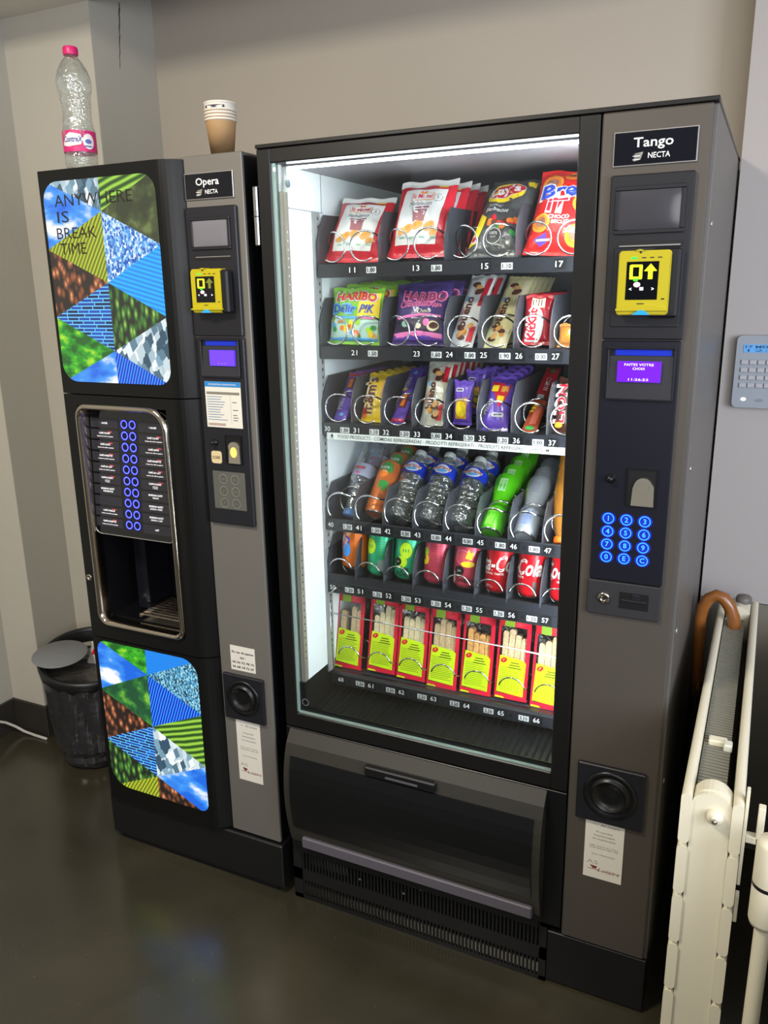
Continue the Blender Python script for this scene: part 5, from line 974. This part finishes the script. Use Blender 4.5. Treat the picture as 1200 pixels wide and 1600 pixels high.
lb.patch([(-.040, .056), (-.034, .074), (-.018, .083), (.006, .079), (.013, .068), (.006, .057), (-.02, .052)], IW, S, .0003, 5, 3).disc(.025, .064, .014, .017, IW, S, .0003, 20, 4).disc(.024, .064, .008, .005, ink('alps', '#5868a8'), S, .0008).rect(.014, .032, .052, .055, ink('alps', '#5868a8'), S, .0008, 1, 3)
lb.text('ContreX', -.012, .0625, .0125, ink('navy', '#2c3080'), S, bold=.02, w=.046, off=.0008, shear=.15).text('eau minérale', -.010, .0530, .003, IR, S, w=.022, off=.0008); lb.build('label', bo)
MB().lathe([(0.0165, 0.252), (0.0170, 0.254), (0.0170, 0.266), (0.0155, 0.269), (0, 0.270)], M('cap_pink', '#c01860', .4, var=.04), 24).build('cap', bo)
# stack of paper cups
CUP = M('cup_kraft', '#a3825a', .7, var=.05, scale=40); CPW = M('cup_white', '#cfc9bc', .6, var=.03); CND = M('cup_navy', '#241f3c', .6, var=0)
def cup(z, first):
    m = MB(); m.lathe([(0.0, .003), (0.0235, .003), (0.0240, .0), (0.0335, .0812)], CUP, 36).lathe([(0.0334, .0812), (0.0350, .0818), (0.0354, .0835), (0.0350, .0855), (0.0335, .0862), (0.0325, .085), (0.0320, .084), (0.023, .006), (0, .006)], CPW, 36); m.f = [f for f in m.f]
    return m
zc_ = []
labs = ['lowest brown paper cup of the stack, standing on the coffee machine', 'second paper cup from the bottom of the stack', 'third paper cup of the stack, under the one with a dark band', 'fourth paper cup of the stack with a dark blue band', 'topmost paper cup of the stack, only its rim showing']
zc_ = [0, .0065, .013, .0195, .0335]
for i in range(5):
    m = cup(0, i == 0)
    if i >= 4:
        m.lathe([(0.0326, .066), (0.0346, .0815)], CPW, 36)
        Sc = lambda x, z, off=0.0: Vector(((.0345 + off) * math.sin(x / .0345 + .5), -(.0345 + off) * math.cos(x / .0345 + .5), z))
        if i == 4: m.rect(-.034, .014, .0705, .0770, CND, Sc, .0004, 1, 20)
    o = m.build('paper_cup'); o.location = (-0.154, 0.10, 1.8225 + zc_[i]); tag(o, labs[i], 'cup', 'stacked paper cups on the coffee machine')
# waste bin
bx, by = -0.990, 0.322
bn_ = thing('waste_bin', 'black waste bin with liner bag in the corner left of the coffee machine', 'bin', (bx, by, 0))
BAG = M('bin_liner', '#2c2b2d', .24, var=.1, bump=.7, bscale=22, coat=.5); BINM = M('bin_plastic', '#1c1c1d', .35, var=.05)
m = MB(); m.lathe([(0, .004), (.112, .0), (.118, .01), (.150, .33)], BINM, 36, (bx, by, 0), caps=False); m.build('bucket', bn_)
def fold(a, z):
    q = 0.0
    for k, ph, am in ((5, 3.0, .055), (9, -8.0, .040), (14, 12.0, .028), (23, -20.0, .014)): q += am * (abs(math.sin(a * k / 2 + ph * z + k)) - 0.6)
    return q * (1.0 if z < .30 else max(0, (.34 - z) / .04))
m = MB(); m.lathe([(.09, .020), (.120, .015), (.126, .03), (.122, .05), (.134, .07), (.139, .11), (.143, .15), (.147, .19), (.150, .23), (.153, .27), (.156, .30), (.157, .335)], BAG, 110, (bx, by, 0), wob=fold, caps=False, smooth=False)
m.lathe([(.150, .33), (.145, .27), (.135, .20), (.10, .15), (.0, .14)], BAG, 60, (bx, by, 0), wob=lambda a, z: .05 * math.sin(7 * a + 30 * z) * (z < .3)); m.build('liner_bag', bn_)
T = Matrix.Translation((bx, by, .350)) @ Matrix.Rotation(math.radians(13), 4, Vector((.67, .74, 0)))
m = MB(); m.lathe([(.153, -.028), (.160, -.024), (.164, .004), (.165, .016), (.160, .024), (.151, .024), (.146, .016), (.144, -.028)], BINM, 56, T=T, caps=False); m.build('rim_collar', bn_)
m = MB(); m.lathe([(0, 0), (.086, .0), (.088, .002), (.086, .004), (0, .004)], M('lid_grey', '#77797a', .45, var=.08), 40); o = m.build('plastic_disc'); tag(o, 'grey round plastic disc lying across the waste bin rim', 'disc'); o.location = (bx - .050, by - .075, .392); o.rotation_euler = (math.radians(5), math.radians(4), 0)
mb, S = pouch(.15, .10, .06, film('paper_white_red', '#c4beb4', .5), None, .006, .9, .5, 71); mb.rect(-.05, .03, .05, .07, IR, S, .001, 3, 3).rect(-.02, .06, .078, .09, IR, S, .001, 2, 3); o = mb.build('crumpled_wrapper'); tag(o, 'crumpled white and red wrapper in the bin beside the coffee machine', 'wrapper'); place(o, bx + .035, by + .030, .300, 35, 5, 25)
mb, S = pouch(.06, .05, .03, film('green_scrap', '#8cae94', .5), None, .004, .9, .5, 72); o = mb.build('paper_scrap'); tag(o, 'small pale green scrap poking out of the waste bin', 'wrapper'); place(o, bx + .025, by + .065, .365, 30, 12, 10)
# white cable
o = MB().tube([(-1.395, .12, .10), (-1.39, .17, .095), (-1.385, .22, .08), (-1.378, .26, .055), (-1.36, .285, .03), (-1.33, .295, .012), (-1.28, .298, .006), (-1.22, .297, .006), (-1.10, .16, .006), (-1.0, .12, .006)][:8], .005, M('cable_white', '#b9b5ac', .5, var=.03), 8).build('power_cable'); tag(o, 'white cable curving along the floor to the waste bin', 'cable')
# wall keypad
kx = .9185; kp = MB(); kp.prism(rrect(kx, kx + .17, 1.247, 1.421, .012, 5), .668, .690, M('keypad_shell', '#8e949a', .45, var=.03)); kp = kp.build('alarm_keypad'); tag(kp, 'pale grey alarm keypad with blue display on the wall behind the radiator', 'keypad')
ORG[kp.name] = Vector((0, 0, 0)); S = flatS(.6678)
m = MB(); m.box(kx + .016, kx + .150, .6665, .669, 1.381, 1.400, M('keypad_lcd', '#4a86b8', .3, em=.5)); m.text('17 MERCREDI', kx + .075, 1.3915, .006, M('lcd_ink', '#18406c', .5, var=0), S, off=.0016, w=.11, bold=.02).text('12:42', kx + .07, 1.383, .006, M('lcd_ink', '#18406c'), S, off=.0016, w=.09); m.build('lcd_screen', kp)
for i in range(4):
    for j in range(5):
        x = kx + .013 + j * .0185; z = 1.352 - i * .0185; m = MB(); m.box(x, x + .016, .664, .669, z, z + .0115, M('keypad_key', '#a4a4a6', .5, var=.03), .0012); m.build('key', kp)
MB().disc(kx + .026, 1.268, .006, .004, M('keypad_led', '#ffffff', .4, em=1.5), S, .0006).build('status_light', kp); MB().disc(kx + .062, 1.266, .010, .004, M('keypad_oval', '#7c8086', .5, var=.03), S, .0006).build('oval_button', kp)
# radiator
RAD = M('radiator_enamel', '#d6cfb6', .38, var=.03, scale=6); RADG = M('radiator_fins', '#7c7a6c', .5, var=.08)
ra = thing('radiator', 'cream enamelled double panel radiator standing right of the snack machine', 'radiator', (.985, .15, 0))
Y0, Y1, ZT = -.315, .60, .772
def panel_(x0, x1, outer):
    m = MB(); segs = 7; hh = (ZT - .105) / segs
    m.box(x0 + .003, x1 - .003, Y0 + .006, Y1, .11, ZT - .004, RAD)
    for i in range(segs):
        z1 = ZT - i * hh; zz0 = z1 - hh + .006
        pr_ = rrect(x0, x1, zz0, z1, .007, 4); m.prism(pr_, Y0, Y1, RAD, smooth=False)
    return m.build('radiator_panel', ra)
panel_(.939, .9555, True); panel_(1.0135, 1.030, False)
m = MB(); arch = [(.9555, .115), (1.0135, .115)] + [(.9845 + .029 * math.cos(PI * i / 12), .758 + .020 * math.sin(PI * i / 12)) for i in range(13)]
m.prism(arch, Y0 + .004, Y0 + .020, RAD); m.prism([(.9845 + .029 * math.cos(PI * i / 12), .756 + .024 * math.sin(PI * i / 12)) for i in range(13)], Y0 + .014, Y0 + .042, RAD).prism([(.9845 + .026 * math.cos(PI * i / 12), .756 + .022 * math.sin(PI * i / 12)) for i in range(13)], Y0 + .010, Y0 + .048, RAD); m.build('end_cover', ra)
m = MB(); m.prism(arch, Y1 - .02, Y1 - .004, RAD); m.prism([(.960, .70)] + [(.960 + .052 * i / 8, .770 + .016 * math.sin(PI * i / 8)) for i in range(9)] + [(1.012, .70)], Y1 - .09, Y1 - .02, RAD, smooth=False); m.build('end_cover', ra)
m = MB(); m.box(.9575, 1.002, Y0 + .045, Y1 - .09, .742, .748, RADG); n = 78
for i in range(n): y = Y0 + .047 + i * (Y1 - Y0 - .14) / n; m.prism([(.9575, .748), (1.002, .748), (1.002, .7545), (.9575, .7555)], y, y + .0055, RADG)
m.build('top_grille', ra)
m = MB(); m.box(.965, .995, -.12, -.10, .752, .764, RAD, .002).box(.990, 1.004, -.135, -.115, .754, .768, M('clip_clear', '#c8c8b8', .3), .002); m.build('grille_clip', ra)
Ty = Matrix.Translation((.990, Y0 + .004, .742)) @ Matrix.Rotation(PI / 2, 4, 'X')
MB().lathe([(.0125, 0), (.0125, .008), (.010, .011), (.005, .011), (.004, .016), (.0, .016)], RAD, 22, T=Ty).lathe([(.004, .011), (.004, .019), (.0, .020)], CHROME, 12, T=Ty).build('air_vent', ra)
MB().lathe([(.018, 0), (.019, .010), (.016, .016), (.0, .018)], M('knob_grey', '#66605a', .4), 24, (.995, Y1 - .05, .784)).build('end_plug', ra)
m = MB(); m.box(1.031, 1.036, -.30, -.285, .62, .79, RAD, .001).box(1.036, 1.062, -.30, -.285, .700, .712, RAD, .001).box(1.050, 1.060, -.30, -.285, .700, .765, RAD, .001).box(1.031, 1.037, -.30, -.285, .55, .60, RAD, .001); m.build('wall_bracket', ra)
m = MB(); m.lathe([(.0, .610), (.020, .612), (.0225, .620), (.0225, .680), (.0220, .682), (.0225, .684), (.0225, .748), (.019, .757), (0, .759)], RAD, 28, (1.072, -.36, 0)).lathe([(.0228, .679), (.0228, .685)], M('ring_black', '#16141a', .4, var=0), 28, (1.072, -.36, 0)); v_ = m.build('thermostatic_valve', ra)
MB().lathe([(.012, .0), (.012, .615)], RAD, 20, (1.072, -.36, 0)).build('feed_pipe', ra)
# umbrella hooked over the radiator
um = thing('umbrella', 'folded dark umbrella hooked by its curved wooden handle over the radiator', 'umbrella', (.915, .46, .30))
WD = M('umbrella_wood', '#85501f', .35, var=.25, scale=30, coat=.4)
hp = [(.9115, .45, .56), (.9095, .45, .62), (.9065, .45, .70), (.905, .45, .765), (.909, .45, .795), (.920, .45, .818), (.936, .45, .829), (.952, .45, .824), (.966, .45, .806), (.977, .45, .780), (.981, .45, .752), (.977, .45, .728), (.971, .45, .713)]
MB().tube(hp, .015, WD, 16, rad=[.0135] * 4 + [.0142] * 3 + [.0150] * 4 + [.0155, .0120]).build('curved_handle', um)
MB().lathe([(.004, .10), (.010, .14), (.019, .35), (.018, .52), (.013, .58), (.011, .59)], M('umbrella_cloth', '#111113', .5, var=.1), 16, (.9125, .45, 0), wob=lambda a, z: .18 * math.sin(6 * a + 20 * z)).build('furled_canopy', um)
MB().lathe([(.0135, .575), (.0135, .600), (.012, .603)], M('brass', '#9a7438', .3, metal=.9, var=.05), 18, (.9123, .45, 0)).build('collar', um)
MB().lathe([(.003, .04), (.004, .10)], STEEL, 10, (.9125, .45, 0)).build('tip', um)
